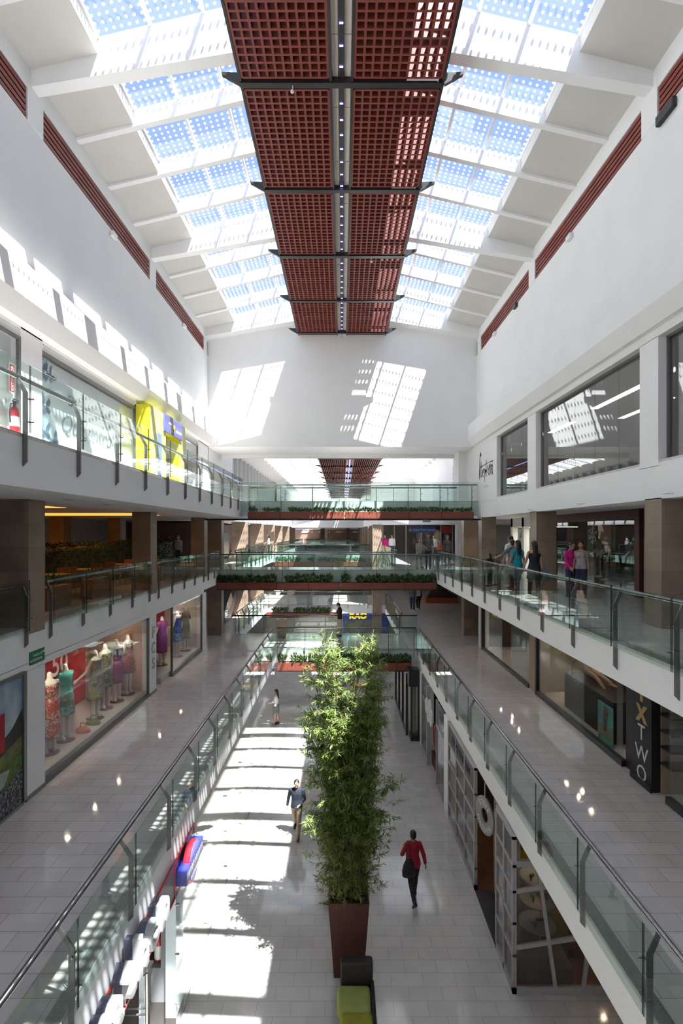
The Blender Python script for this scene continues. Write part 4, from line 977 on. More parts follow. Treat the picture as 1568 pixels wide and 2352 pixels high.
for k, y in enumerate((11.9, 14.1, 16.1, 18.7, 21.2)):
    dining_set(-7.95, y, L2, 'square wooden dining table by the hedge, %s from the viewer' % ORD[k], k)
for k, (y, L) in enumerate(((12.9, 1.1), (15.2, 1.2), (19.9, 1.2))):
    o = thing('plant_box', (-7.15, y, L2), 'low wooden box of green plants behind the left railing, %s from the viewer' % ORD[k], 'planter', 'food court plant boxes')
    m = MB(); m.bbox(-7.32, -6.98, y - L / 2, y + L / 2, L2, L2 + .55, .01); m.build('box', TW, o)
    m = MB(); foliage(m, (-7.15, y, L2 + .66), (.16, L / 2 * .92, .12), 160, .13, .2, random.Random(50 + k), .7); m.build('foliage', [LEAFD, LEAFL], o)

# ---------------------------------------------------------------- right, middle level: dark red storefront
XS = 8.55; DRED = noisy('dark_red_wood', (.085, .022, .014), (.11, .03, .018), 3, .4, stretch=(1, 1, 8))
f = MB(); f.box(XS - .12, XS + .1, 14.85, 15.1, L2, 9.72); f.box(XS - .12, XS + .1, 21.1, 21.35, L2, 9.72); f.box(XS - .12, XS + .1, 15.1, 21.1, 9.42, 9.72)
g = MB()
for k in range(4): g.box(XS, XS + .015, 15.11 + k * 1.5, 15.08 + (k + 1) * 1.5, L2 + .02, 9.41)
o = shopwin(g, None, SHOPG, None, 'dark storefront glass on the right middle gallery'); f.build('window_frame', DRED, o)
m = MB(); m.box(11.5, 11.7, 14, 22, L2, 9.72); m.box(XS + .1, 11.5, 13.9, 14, L2, 9.72); m.box(XS + .1, 11.5, 22, 22.1, L2, 9.72); struct('wall_right', m, BROWNIN, 'brown walls inside the dark red storefront')
m = MB(); m.box(11.42, 11.48, 17.6, 20.4, L2 + .2, 9.5); struct('wall_right', m, noisy('crimson_panel', (.16, .012, .02), (.2, .02, .025), 2, .6), 'crimson display wall inside the storefront')
m = MB(); m.box(XS - .02, XS + .2, YB, 14.8, L2, 9.72); struct('wall_right', m, noisy('mid_grey_wall', (.22, .20, .19), (.25, .23, .22), 2, .7), 'dim wall right of the dark red storefront')
for k, (x, y) in enumerate(((9.3, 15.9), (9.6, 17.2), (9.4, 18.6), (9.8, 19.9))):
    person('headless mannequin in dark clothes inside the dark red storefront, %s from its right jamb' % ORD[k], (x, y, L2 + .15), 90, 1.65, 'mannequin', 'mannequin', 'mannequins in the dark red storefront', MANN, True,
           [cloth('grey', (.12, .12, .125)), cloth('maroon', (.10, .015, .02)), cloth('black', (.01, .01, .011)), cloth('sand', (.3, .22, .12))][k], 'short', cloth('charcoal', (.03, .03, .032)), headless=True, hair=None, la=20, ra=20, le=20, re=40, vox=.016)
m = MB(); m.box(8.9, 10.2, 15.2, 20.8, L2, L2 + .15); tag(m.build('display_plinth', DARKIN), 'low dark plinth carrying the storefront mannequins', 'plinth')
o = thing('hanging_logo', (8.75, 17.8, 8.6), 'pale curly emblem on the dark red storefront glass', 'sign')
m = MB()
for k in range(6):
    a = R(60 * k + 15); m.tube([(8.53, 17.8 + .05 * math.cos(a), 8.95 + .05 * math.sin(a)), (8.53, 17.8 + .28 * math.cos(a + .3), 8.95 + .3 * math.sin(a + .3)), (8.53, 17.8 + .22 * math.cos(a + .8), 8.95 + .24 * math.sin(a + .8))], .018, 5)
m.build('emblem', LETW, o)
# brighter shops farther along
f = MB()
for y in (21.5, 23.0, 24.2, 25.8): f.box(XS - .15, XS + .1, y, y + .28, L2, 9.72)
f.box(XS - .15, XS + .1, 21.5, 26.1, 9.3, 9.72); g = MB(); g.box(XS, XS + .015, 21.8, 25.8, L2, 9.3)
o = shopwin(g, f, SHOPG, WHITE, 'white framed shop windows behind the shoppers')
m = MB(); m.box(10.3, 10.4, 21.4, 26, L2, 9.3); struct('wall_right', m, noisy('olive_display', (.32, .30, .10), (.45, .44, .36), 1.5, .7), 'olive and grey display wall inside the white framed shop')
panel_light(8.9, 9.9, 22, 25.5, 9.28, 'ceiling light inside the white framed shop')
for k, (x, y) in enumerate(((5.6, 9.0), (5.6, 12.3), (5.6, 15.6), (5.6, 18.8), (5.6, 22))): downlight(x, y, 9.72, 'downlight in the soffit over the right middle gallery, %s from the viewer' % ORD[k], 'soffit downlights, right', .07, noisy('lamp_off', (.20, .195, .18), (.24, .235, .22), 9, .3))
for k, (x, y) in enumerate(((-5.5, 10.5), (-5.5, 12.3), (-5.5, 14.2), (-5.5, 17.2), (-5.5, 20))): downlight(x, y, 9.70, 'round downlight under the left top gallery, %s from the viewer' % ORD[k], 'soffit downlights, left', .1, MATS['lamp_off'])

# ---------------------------------------------------------------- left, one level up: outdoor poster, dress shop
o = thing('poster', (-6.2, 8.1, L1), 'large mountain landscape poster with red logo on the left wall', 'poster')
y0, y1, zb, zt = 5.6, 10.15, L1 + .06, 6.33
m = MB(); m.box(-6.235, -6.22, y0, y1, zb, zt); m.build('backing', noisy('poster_sky', (.20, .30, .42), (.52, .58, .62), .9, .5, lo=.42, hi=.6), o)
f = MB(); f.box(-6.24, -6.175, y1, y1 + .09, zb, zt); f.box(-6.24, -6.175, y0, y1, zt - .05, zt + .02); f.box(-6.24, -6.175, y0, y1, zb - .05, zb); f.build('frame', STEEL, o)
def pw(px, py):
    y = 6.22 * F / (CX - px); return (y, min(zt - .05, max(zb, ZC - (py - CY) * y / F)))
def pl_(pts, m, k, nm):
    b = MB(); b.prism([(y, z) for y, z in pts], 'x', -6.2195 + k * .003, -6.2170 + k * .003); b.build(nm, m, o)
pl_([(10.14, 5.1), (9.7, 5.5), (9.3, 5.35), (8.8, 5.7), (8.2, 5.45), (7.4, 5.8), (5.65, 5.5), (5.65, 5.0), (10.14, 4.8)], noisy('poster_snow', (.30, .36, .42), (.55, .60, .64), 4, .5), 0, 'snow_ridge')
pl_([(10.14, 5.62), (9.85, 5.35), (9.3, 5.1), (8.4, 4.95), (5.65, 4.75), (5.65, zb), (10.14, zb)], noisy('poster_dark_hill', (.018, .022, .018), (.045, .05, .03), 3, .5), 1, 'dark_hill')
pl_([(10.14, 5.12), (9.6, 4.98), (9.0, 4.75), (5.65, 4.55), (5.65, zb), (10.14, 4.75)], noisy('poster_slope', (.10, .11, .035), (.22, .20, .07), 6, .5), 2, 'grass_slope')
pl_([(10.14, 4.85), (9.5, 4.72), (9.0, 4.6), (5.65, 4.4), (5.65, zb), (9.6, 4.15), (10.14, 4.45)], noisy('poster_green', (.045, .09, .015), (.12, .18, .03), 9, .5), 3, 'green_plants')
pl_([(10.14, 4.52), (9.9, 4.4), (9.4, 4.3), (5.65, 4.2), (5.65, zb), (10.14, zb)], noisy('poster_pebbles', (.02, .021, .023), (.26, .27, .28), 16, .5, lo=.45, hi=.62), 4, 'pebbles')
pl_([(9.75, 4.62), (9.45, 4.66), (9.25, 4.5), (9.3, 4.33), (9.6, 4.38)], noisy('poster_rock', (.32, .33, .32), (.42, .43, .42), 5, .5), 5, 'rock')
pl_([(9.60, 5.72), (9.60, 5.02), (7.5, 5.02), (7.5, 5.72)], noisy('poster_red', (.40, .012, .03), (.43, .015, .035), 2, .5), 6, 'logo_field')
text('lettering', 'THE', .15, (-6.197, 8.95, 5.53), PLATE, UP, LETW, o, extr=.001, bold=.006, align='RIGHT'); text('lettering', 'NORTH', .15, (-6.197, 8.95, 5.37), PLATE, UP, LETW, o, extr=.001, bold=.006, align='RIGHT'); text('lettering', 'FACE', .15, (-6.197, 8.95, 5.21), PLATE, UP, LETW, o, extr=.001, bold=.006, align='RIGHT')
m = MB()
for r0, r1 in ((.44, .34), (.29, .20), (.15, .0)):
    N = 12; a = [(-6.1975, 9.02 + r0 * math.cos(R(90) * k / N), 5.19 + r0 * math.sin(R(90) * k / N)) for k in range(N + 1)]; b = [(-6.1975, 9.02 + r1 * math.cos(R(90) * k / N), 5.19 + r1 * math.sin(R(90) * k / N)) for k in range(N + 1)]
    for k in range(N): m.quad(a[k], a[k + 1], b[k + 1], b[k])
m.build('logo_arcs', LETW, o)
m = MB(); m.box(-6.5, -6.25, YB, 10.25, L1, 6.32); struct('wall_left', m, WHITE, 'white wall behind the landscape poster')
# green exit sign
GRN = noisy('exit_green', (.012, .16, .075), (.015, .18, .085), 4, .4)
ya, yb = 6.19 * F / (CX - 68), 6.19 * F / (CX - 101.5)
o = thing('exit_sign', (-6.19, (ya + yb) / 2, ZC - (1517 - CY) * 10.6 / F), 'green emergency exit sign with two arrows on the left wall', 'sign')
zc = ZC - (1507 - CY) * 10.6 / F
m = MB(); m.box(-6.199, -6.18, ya, yb, zc - .13, zc + .13); m.build('panel', GRN, o)
text('lettering', 'SALIDA DE', .062, (-6.179, (ya + yb) / 2, zc + .02), PLATE, UP, LETW, o, extr=.001); text('lettering', 'EMERGENCIA', .062, (-6.179, (ya + yb) / 2, zc - .075), PLATE, UP, LETW, o, extr=.001, space=.86)
for sg in (-1, 1):
    yy = (ya + yb) / 2 + sg * .195; zz = zc - .06 if sg < 0 else zc + .06
    m = MB(); m.prism([(yy - .05, zz - .008), (yy + .05, zz - .008), (yy + .05, zz + .008), (yy - .05, zz + .008)], 'x', -6.1795, -6.178); m.prism([(yy + sg * .06, zz), (yy + sg * .02, zz + .035), (yy + sg * .02, zz - .035)], 'x', -6.1795, -6.178); m.build('arrow', LETW, o)
# dress shop, near window
g = MB(); f = MB()
for k, (a, b) in enumerate(((10.92, 13.55), (13.56, 15.6), (15.61, 16.80))): g.box(-6.26, -6.245, a, b - .01, L1 + .1, 6.30)
f.box(-6.30, -6.21, 10.9, 16.83, L1, L1 + .1); f.box(-6.29, -6.22, 16.78, 16.83, L1 + .1, 6.30)
shopwin(g, f, SHOPG, DARKST, 'dress shop window on the left gallery one level up')
m = MB(); m.box(-8.18, -6.32, 10.95, 16.8, L1, L1 + .2); tag(m.build('display_platform', noisy('pale_platform', (.46, .44, .41), (.5, .48, .45), 2, .35)), 'long pale display platform inside the dress shop window', 'platform')
m = MB(); m.box(-8.4, -8.2, 10.2, 14.4, L1, 6.4); m.box(-8.4, -6.3, 10.1, 10.25, L1, 6.4); struct('wall_left', m, BROWNIN, 'brown back wall of the dress shop')
m = MB(); m.box(-8.3, -8.2, 14.4, 17.0, L1, 6.4); m.box(-8.2, -6.45, 16.95, 17.0, L1, 6.4); struct('wall_left', m, PINKW, 'salmon coloured wall at the end of the dress shop window')
o = thing('sale_banner', (-7.85, 14.7, L1 + .2), 'tall red sale banner reading 50 percent behind the mannequins', 'banner')
m = MB(); m.box(-7.86, -7.84, 13.4, 15.95, L1 + .22, 6.3); m.build('cloth', noisy('banner_red', (.34, .012, .022), (.38, .016, .026), 2, .6), o)
text('lettering', 'HASTA', .22, (-7.835, 14.75, 5.95), PLATE, UP, LETW, o, extr=.001); text('lettering', '50', .85, (-7.835, 14.5, 5.12), PLATE, UP, LETW, o, extr=.001, bold=.01); text('lettering', '%', .38, (-7.835, 15.4, 5.45), PLATE, UP, LETW, o, extr=.001)
PR = [printed('coral', (.62, .10, .05), (.66, .58, .52), (.55, .06, .05), 14), printed('teal_floral', (.05, .32, .27), (.42, .50, .42), (.25, .22, .12), 12), printed('yellow_grey', (.30, .32, .34), (.42, .42, .08), (.16, .17, .19), 12),
      printed('olive', (.16, .17, .10), (.30, .28, .16), (.08, .09, .06), 16), cloth('plum', (.26, .04, .17)), printed('rose', (.42, .10, .14), (.22, .06, .10), (.5, .2, .2), 20), printed('violet', (.30, .05, .26), (.35, .05, .2), (.26, .06, .3), 3), printed('royal', (.03, .07, .42), (.06, .16, .55), (.3, .36, .6), 10), printed('zebra', (.05, .05, .05), (.35, .33, .3), (.2, .12, .06), 18)]
TEALT = cloth('teal_top', (.10, .42, .34))
def mannequin(label, x, y, z, face, dm, top=None, sk=.52, fl=.25, h=1.96, **kw):
    r, i = person(label, (x, y, z), face, h, 'mannequin', 'mannequin', 'mannequins in the dress shop', MANN, True, top or dm, kw.pop('sleeve', 'strap'), dm, leg='none', headless=True, hair=None, skirt=(dm, sk, fl), vox=.011, **kw)
    b = MB(); b.lathe((x, y, z - .012), [(.22, 0), (.22, .008), (.2, .012)], 24); b.build('stand', noisy('stand_red', (.12, .02, .018), (.15, .03, .025), 3, .4), r)
ZP = L1 + .215
mannequin('headless mannequin in coral and white dress at the window edge', -6.75, 12.05, ZP, 60, PR[0], sk=.75, ra=14, la=10, rs=10)
mannequin('headless mannequin in teal top and floral skirt, arm held forward', -6.78, 12.8, ZP, 75, PR[1], TEALT, rs=30, re=55, ra=20, ls=10, la=22, sleeve='cap', sk=.5, fl=.1)
mannequin('headless mannequin in yellow and grey print dress', -6.75, 14.3, ZP, 80, PR[2], la=28, ls=10, ra=16, le=35, sk=.58)
mannequin('headless mannequin in olive sequin dress', -6.85, 15.1, ZP, 70, PR[3], ra=12, la=20, sk=.5, fl=.1)
mannequin('headless mannequin in plain plum dress', -6.8, 15.75, ZP, 70, PR[4], la=10, ra=10, re=15, sk=.56, fl=.05)
mannequin('headless mannequin in rose patterned tunic near the salmon wall', -6.75, 16.45, ZP, 80, PR[5], la=18, ra=24, sk=.45, fl=.3)
def sandal(x, y, z, m, label):
    o = thing('handbag', (x, y, z), label, 'handbag')
    b = MB(); b.loft([ering((x, y, z + q), .2 * w_, .12 * w_, 16) for q, w_ in ((0, .8), (.03, 1), (.10, .85), (.14, .5))]); b.build('bag_body', m, o, True)
    b = MB(); b.tube([(x - .08, y, z + .13), (x - .05, y, z + .24), (x + .05, y, z + .24), (x + .08, y, z + .13)], .01, 6); b.build('handle', m, o)
sandal(-6.6, 13.3, L1 + .2, noisy('orange_bag', (.42, .09, .03), (.48, .11, .04), 5, .5), 'orange clutch bag lying on the display platform')
sandal(-6.6, 13.85, L1 + .2, noisy('green_bag', (.16, .18, .04), (.2, .23, .05), 5, .5), 'olive green bag lying on the display platform')
m = MB(); m.box(-8.2, -6.25, 10.3, 23.3, 6.36, 6.44); struct('ceiling', m, WHITE, 'white ceiling inside the dress shop')
for k, y in enumerate((11.4, 13.5, 15.0, 16.6, 20.3, 21.7, 23.0)): downlight(-7.1, y, 6.358, 'warm downlight inside the dress shop, %s from the viewer' % ORD[k], 'dress shop downlights', .06)
# letters on the white pier
o = thing('wall_lettering', (-6.19, 17.1, 5.2), 'grey vertical letters FCS on the white pier', 'sign')
zz = lambda py: ZC - (py - CY) * 17.12 / F
for ch, py in (('F', 1464), ('C', 1500), ('S', 1535)): text('letter', ch, .50, (-6.195, 17.13, zz(py)), PLATE, UP, GREYM, o, extr=.015, bold=.012)
# far dress shop
m = MB(); m.box(-8.2, -6.32, 18.2, 23.25, L1, L1 + .2); tag(m.build('display_platform', MATS['pale_platform']), 'pale display platform inside the far dress shop window', 'platform')
g = MB(); f = MB(); g.box(-6.26, -6.245, 19.2, 23.15, L1 + .1, 6.30); g.box(-8.0, -6.27, 19.15, 19.162, L1 + .1, 6.30); f.box(-6.29, -6.22, 19.14, 19.2, L1, 6.30); f.box(-6.30, -6.21, 19.2, 23.2, L1, L1 + .1); f.box(-6.29, -6.22, 23.15, 23.2, L1, 6.3)
shopwin(g, f, SHOPG, DARKST, 'far dress shop window beside the shop entrance')
m = MB(); m.box(-9.2, -9.0, 17.0, 23.4, L1, 6.4); struct('wall_left', m, noisy('deep_red_wall', (.22, .014, .018), (.26, .02, .022), 2, .7), 'deep red wall inside the shop entrance')
m = MB(); m.box(-8.0, -7.93, 19.3, 23.3, L1 + .2, 6.35); struct('wall_left', m, MATS['deep_red_wall'], 'deep red display wall of the far dress shop')
m = MB(); m.box(-9.0, -6.45, 23.35, 23.4, L1, 6.4); struct('wall_left', m, SHOPW, 'beige end wall of the far dress shop')
mannequin('headless mannequin in violet knee-length dress by the shop entrance', -6.9, 20.0, ZP, 60, PR[6], sk=.62, fl=.0, sleeve='cap', ra=10, la=16, le=40)
mannequin('headless mannequin in royal blue print dress', -6.75, 21.4, ZP, 75, PR[7], sk=.5, fl=.2, la=24, le=60)
mannequin('headless mannequin in black and brown striped dress', -6.75, 22.5, ZP, 75, PR[8], sk=.6, fl=.0, sleeve='short', ra=30, re=70)
mannequin('headless mannequin in black slip dress behind the blue print one', -7.5, 20.6, ZP, 70, cloth('black', (.01, .01, .011)), sk=.6, fl=.1)

# ---------------------------------------------------------------- right, one level up
f = MB(); f.box(6.28, 6.42, 23.55, 23.72, L1, 6.5); f.box(6.3, 6.42, 17.75, 23.55, L1, L1 + .12); f.box(6.3, 6.42, 11.8, 17.1, L1, L1 + .14); f.box(6.3, 6.42, 17.0, 17.1, L1, 6.5)
g = MB(); g.box(6.35, 6.365, 20.8, 23.54, L1 + .12, 6.5); g.box(6.35, 6.365, 17.78, 19.7, L1 + .12, 6.5); g.box(6.35, 6.365, 13.75, 16.98, L1 + .14, 6.5); g.box(6.35, 6.365, 11.85, 12.1, L1 + .14, 6.5)
shopwin(g, f, SHOPG, BLACKF, 'black framed shop windows of the right gallery one level up')
m = MB(); m.box(10, 10.2, 9, 24.2, L1, 6.52); m.box(6.4, 10, 24.1, 24.2, L1, 6.52); struct('wall_right', m, BROWNIN, 'brown back walls of the right shops one level up')
m = MB(); m.box(6.66, 10, 17.35, 17.45, L1, 6.52); struct('wall_right', m, MATS['beige_pier'], 'beige partition between the right shops')
m = MB(); m.box(6.4, 10, 9, 24.1, 6.42, 6.5); struct('ceiling', m, DARKIN, 'dark ceiling of the right shops one level up')
for k, (px, Y) in enumerate(((1146, 23.4), (1150, 22.6), (1163, 21.9), (1166, 21.0), (1300, 16.55), (1330, 15.7), (1359, 14.9), (1318, 16.0))): downlight(7.1 + (.25 if k in (1, 7) else 0), Y, 6.418, 'warm downlight inside the right shops, %s from the far end' % ORD[k], 'right shop downlights', .06)
o = thing('display_block', (7.6, 15.2, L1), 'black block with a reclining mannequin in the right shop window', 'display block')
m = MB(); m.bbox(6.75, 8.2, 13.0, 15.9, L1, L1 + 1.05, .02); m.build('block', noisy('black_block', (.018, .016, .016), (.026, .024, .023), 2, .5), o)
r, i = person('reclining headless mannequin in pale blouse with bare legs outstretched', (7.0, 14.9, L1 + 1.02), 195, 1.65, 'mannequin', 'mannequin', None, noisy('mannequin_tan', (.42, .26, .16), (.46, .29, .18), 6, .45), True, printed('blouse', (.45, .42, .42), (.3, .34, .42), (.5, .45, .4), 14), 'short', cloth('sand_skirt', (.36, .28, .18)), leg='shorts', headless=True, hair=None, lh=82, lk_=8, rh=78, rk=22, lean=-28, ls=-30, rs=-20, la=20, ra=20, vox=.012, sit='low')
r.location.z = L1 + .98
o = thing('poster', (6.5, 13.35, L1 + .05), 'green beach poster standing inside the right glass door', 'poster')
y0, y1 = 12.75, 13.5
m = MB(); m.box(6.60, 6.62, y0, y1, L1 + .01, L1 + .98); m.build('board', noisy('poster_teal', (.05, .20, .17), (.12, .30, .26), 3, .5), o)
m = MB(); m.box(6.596, 6.599, y0, y1, L1 + .13, L1 + .42); m.build('sand_band', noisy('poster_sand', (.22, .20, .13), (.12, .2, .1), 7, .5), o)
m = MB(); m.prism([(13.2, L1 + .3), (13.06, L1 + .3), (13.05, L1 + .62), (12.98, L1 + .75), (13.07, L1 + .92), (13.17, L1 + .92), (13.22, L1 + .72)], 'x', 6.592, 6.595); m.build('figure_shape', noisy('poster_figure', (.05, .035, .03), (.16, .09, .07), 7, .5), o)
# black name pillar
ya, yb = 10.62, 11.32
o = thing('sign_pillar', (6.35, 11.0, L1), 'tall black pillar with vertical gold and white letters', 'sign')
m = MB(); m.box(6.28, 6.75, ya, yb, L1, 6.52); m.build('pillar', noisy('sign_black', (.014, .014, .015), (.018, .018, .02), 3, .35), o)
m = MB(); m.box(6.24, 6.28, ya - .03, yb + .03, L1, L1 + .12); m.build('base', BLACK, o)
GOLD = noisy('letter_gold', (.55, .38, .14), (.6, .42, .16), 3, .5)
zz = lambda py: ZC - (py - CY) * 11.0 / F
for ch, py, mm in (('I', 1607, GOLD), ('X', 1655, GOLD), ('T', 1698, LETW), ('W', 1746, LETW), ('O', 1791, LETW)):
    text('letter', ch, .46, (6.277, 10.97, zz(py)), (0, -1, 0), UP, mm, o, extr=.004, bold=.028 if mm is GOLD else .0)
m = MB(); m.box(6.4, 6.5, 11.36, 11.8, L1, 6.5); struct('wall_right', m, BLACKF, 'narrow black jamb beside the sign pillar')
o = thing('wall_shelf', (6.9, 10.2, L1), 'beige wall with dark shelves right of the black pillar', 'shelf')
m = MB(); m.box(6.45, 8.4, 10.56, 10.6, L1, 6.5); m.build('back_panel', MATS['beige_pier'], o)
for k in range(7):
    m = MB(); m.box(6.42, 8.2, 10.2, 10.56, L1 + .62 + k * .33, L1 + .66 + k * .33); m.build('shelf', BLACKF, o)
g = MB(); g.box(6.35, 6.365, 5.0, 10.15, L1 + .14, 6.5); f = MB(); f.box(6.3, 6.42, 5, 10.2, L1, L1 + .14); shopwin(g, f, SHOPG, BLACKF, 'nearest shop window of the right gallery one level up')
m = MB(); m.box(9.9, 10, 4, 9, L1, 6.5); struct('wall_right', m, BROWNIN, 'brown wall inside the nearest right shop')

def spot(x, y, z, tx, ty, tz, w, col=(1, .86, .70), ang=95, nm='shop_spot'):
    l = bpy.data.lights.new(nm, 'SPOT'); l.energy = w; l.color = col; l.spot_size = R(ang); l.spot_blend = .6; l.shadow_soft_size = .05
    o = bpy.data.objects.new(nm, l); COL.objects.link(o); o.location = (x, y, z); o.rotation_euler = Vector((tx - x, ty - y, tz - z)).to_track_quat('-Z', 'Y').to_euler()
for y in (11.6, 13.0, 14.6, 16.0): spot(-6.55, y, 6.33, -7.2, y + .1, 4.6, 20)
for y in (19.6, 21.2, 22.6): spot(-6.6, y, 6.33, -7.1, y, 4.6, 18)
for y in (14.0, 16.2): spot(6.9, y, 6.38, 7.6, y, 4.5, 7)
spot(6.9, 11.0, 6.3, 7.2, 10.9, 4.8, 25)
# ================================================================ GROUND LEVEL, RIGHT SHOPS
XG = 3.36
def mull(m, y0, y1, z0, z1, w=.05): m.box(XG - .03, XG + .05, y0, y1, z0, z1)
# -- shoe shop: side face
TANG = glass_mat('shoe_shop_glass', (.80, .77, .74), .08, edge=.6)
f = MB(); g = MB()
Y0, Y1 = 10.23, 11.4
def grid(y0, y1, ys, zs, zt):
    for y in ys: f.box(XG - .03, XG + .05, y - .03, y + .03, 0, 3.08)
    for z in zs: f.box(XG - .025, XG + .045, y0, y1, z - .028, z + .028)
    f.box(XG - .03, XG + .05, y0, y1, 0, .13); f.box(XG - .03, XG + .05, y0, y1, 3.02, 3.09)
    g.box(XG, XG + .012, y0, y1, .13, zt)
grid(10.23, 11.4, (10.26, 10.83, 11.37), (.75, 1.38, 2.0, 2.5), 2.5)
grid(13.2, 16.5, (13.23, 14.3, 15.38, 16.47), (.55, 1.2, 1.85, 2.42), 2.42)
# -- corner: front face with slanted bars
f.box(XG + .05, 7.5, 10.20, 10.28, 0, .15); f.box(XG + .05, 7.5, 10.20, 10.28, 2.5, 2.62)
f.prism([(3.80, 2.5), (3.86, 2.5), (4.20, .15), (4.13, .15)], 'y', 10.2, 10.27)
f.prism([(XG + .05, 1.98), (5.5, 2.28), (5.5, 2.36), (XG + .05, 2.06)], 'y', 10.205, 10.265)
f.prism([(XG + .05, .88), (5.6, 1.22), (5.6, 1.30), (XG + .05, .96)], 'y', 10.205, 10.265)
f.prism([(5.0, 2.5), (5.07, 2.5), (4.75, .15), (4.68, .15)], 'y', 10.2, 10.27)
g.box(XG + .05, 7.5, 10.235, 10.247, .15, 2.5)
shopwin(g, f, TANG, GREYM, 'grey gridded glass front of the shoe shop on the ground level')
DKP = noisy('dark_sign_band', (.075, .072, .072), (.09, .087, .087), 3, .5)
o = thing('sign_band', (XG, 14.9, 2.45), 'dark sign band with black letters over the shoe shop grid', 'sign')
m = MB(); m.box(XG - .005, XG + .02, 13.26, 16.44, 2.46, 3.01); m.build('panel', DKP, o)
text('lettering', 'STEVE MADDEN', .30, (XG - .006, 14.85, 2.62), (0, -1, 0), UP, BLACK, o, extr=.012, space=1.05)
o = thing('sign_band', (XG, 10.8, 2.5), 'blank dark panel above the near shoe shop glass', 'sign')
m = MB(); m.box(XG - .005, XG + .02, 10.30, 11.33, 2.54, 3.01); m.build('panel', DKP, o)
# round hanging sign
o = thing('hanging_sign', (3.34, 12.35, 2.05), 'round grey hanging sign with a hole at the shoe shop entrance', 'sign')
cx, cyy, cz, RR = 3.36, 12.32, 2.62 - .25, .43
a = R(13); n_ = Vector((-math.cos(a), -math.sin(a), 0)); t_ = Vector((math.sin(a), -math.cos(a), 0)); c_ = Vector((cx, cyy, cz))
m = MB(); N = 36; rings = []
for r_, d in ((RR, -.02), (RR, .02), (.16, .02), (.16, -.02)): rings.append([c_ + n_ * d + (t_ * math.cos(2 * math.pi * k / N) + UP * math.sin(2 * math.pi * k / N)) * r_ for k in range(N)])
m.loft(rings + [rings[0]], cap=False); m.build('disc', noisy('sign_grey_disc', (.24, .235, .23), (.28, .275, .27), 4, .4), o)
def arc_text(s, rad, a0, da, size, flip=False):
    for k, ch in enumerate(s):
        an = R(a0 + da * k); rv = t_ * math.cos(an) + UP * math.sin(an); tv = t_ * math.sin(an) - UP * math.cos(an)
        if flip: rv2, tv2 = -rv, -tv
        else: rv2, tv2 = rv, tv
        text('letter', ch, size, c_ + n_ * .022 + rv * rad, tv2, rv2, LETW, o, extr=.002)
arc_text('STEVE', .235, 132, -21, .17); arc_text('MADDEN', .375, 212, 22.5, .16, True)
m = MB(); m.tube([c_ + UP * RR, c_ + UP * (RR + .35)], .012, 6); m.build('hanger', STEEL, o)
# entrance: set-back door and shelves
f = MB(); g = MB()
for y in (11.45, 12.15, 13.12): f.box(XG + .45, XG + .53, y - .03, y + .03, 0, 3.05)
f.box(XG + .45, XG + .53, 11.45, 13.12, 0, .12); f.box(XG + .45, XG + .53, 11.45, 13.12, 2.3, 2.36); g.box(XG + .48, XG + .49, 11.48, 12.12, .12, 2.3)
shopwin(g, f, TANG, GREYM, 'inner glass door of the shoe shop entrance')
m = MB(); m.box(XG - .02, 5.2, 11.42, 13.18, 0, .012); tag(m.build('door_mat', DARKIN), 'dark mat across the shoe shop entrance', 'mat')
o = thing('poster', (3.93, 12.6, .1), 'green beach poster inside the shoe shop door', 'poster')
m = MB(); m.box(3.90, 3.915, 12.25, 12.95, .2, 1.05); m.build('board', MATS['poster_teal'], o); m = MB(); m.box(3.896, 3.899, 12.25, 12.95, .22, .5); m.build('sand_band', MATS['poster_sand'], o); m = MB(); m.prism([(12.75, .35), (12.45, .35), (12.5, .85), (12.62, .95), (12.72, .8)], 'x', 3.891, 3.8945); m.build('figure_shape', MATS['poster_figure'], o)
# interior
m = MB(); m.box(XG + .06, 9, 10.29, 17, 0, .008); struct('floor', m, WOODF, 'brown wooden floor of the shoe shop')
YG = noisy('mustard_wall', (.24, .20, .02), (.28, .23, .03), 2, .6)
m = MB(); m.box(8.9, 9, 10.3, 17, 0, 3.05); m.box(XG + .1, 8.9, 16.9, 17, 0, 3.05); struct('wall_right', m, BROWNIN, 'brown back walls of the shoe shop')
m = MB(); m.box(4.62, 4.75, 11.0, 13.0, .01, 2.3); struct('wall_right', m, YG, 'mustard partition inside the shoe shop')
m = MB(); m.box(XG + .06, 8.9, 10.29, 16.9, 3.04, 3.09); struct('ceiling', m, DARKIN, 'dark ceiling of the shoe shop')
SH = [cloth('shoe_black', (.012, .012, .014), .35), cloth('shoe_blue', (.02, .02, .12), .4), cloth('shoe_red', (.20, .02, .03), .4), cloth('shoe_tan', (.20, .09, .03), .4)]
def shoe(x, y, z, a, m_, label, heel=.05):
    o = thing('shoe', (x, y, z), label, 'shoe', 'shoes on display'); c, s_ = math.cos(R(a)), math.sin(R(a))
    T = lambda u, v, w: (x + u * c - v * s_, y + u * s_ + v * c, z + w)
    def rg(u, w, z0, z1): return [T(u, w * math.cos(q), (z0 + z1) / 2 + (z1 - z0) / 2 * math.sin(q)) for q in [2 * math.pi * k / 10 for k in range(10)]]
    b = MB(); b.loft([rg(-.12, .024, heel, heel + .07), rg(-.09, .034, heel * .9, heel + .075), rg(-.02, .030, heel * .4, heel + .045), rg(.05, .040, .006, .055), rg(.10, .038, .004, .035), rg(.135, .015, .004, .018)]); b.build('upper', m_, o, True)
    b = MB(); b.tube([T(-.10, 0, 0.0), T(-.1, 0, heel + .01)], [.012, .022], 8); b.build('heel', SH[0], o)
DISC = noisy('display_disc', (.30, .32, .29), (.34, .36, .33), 3, .4)
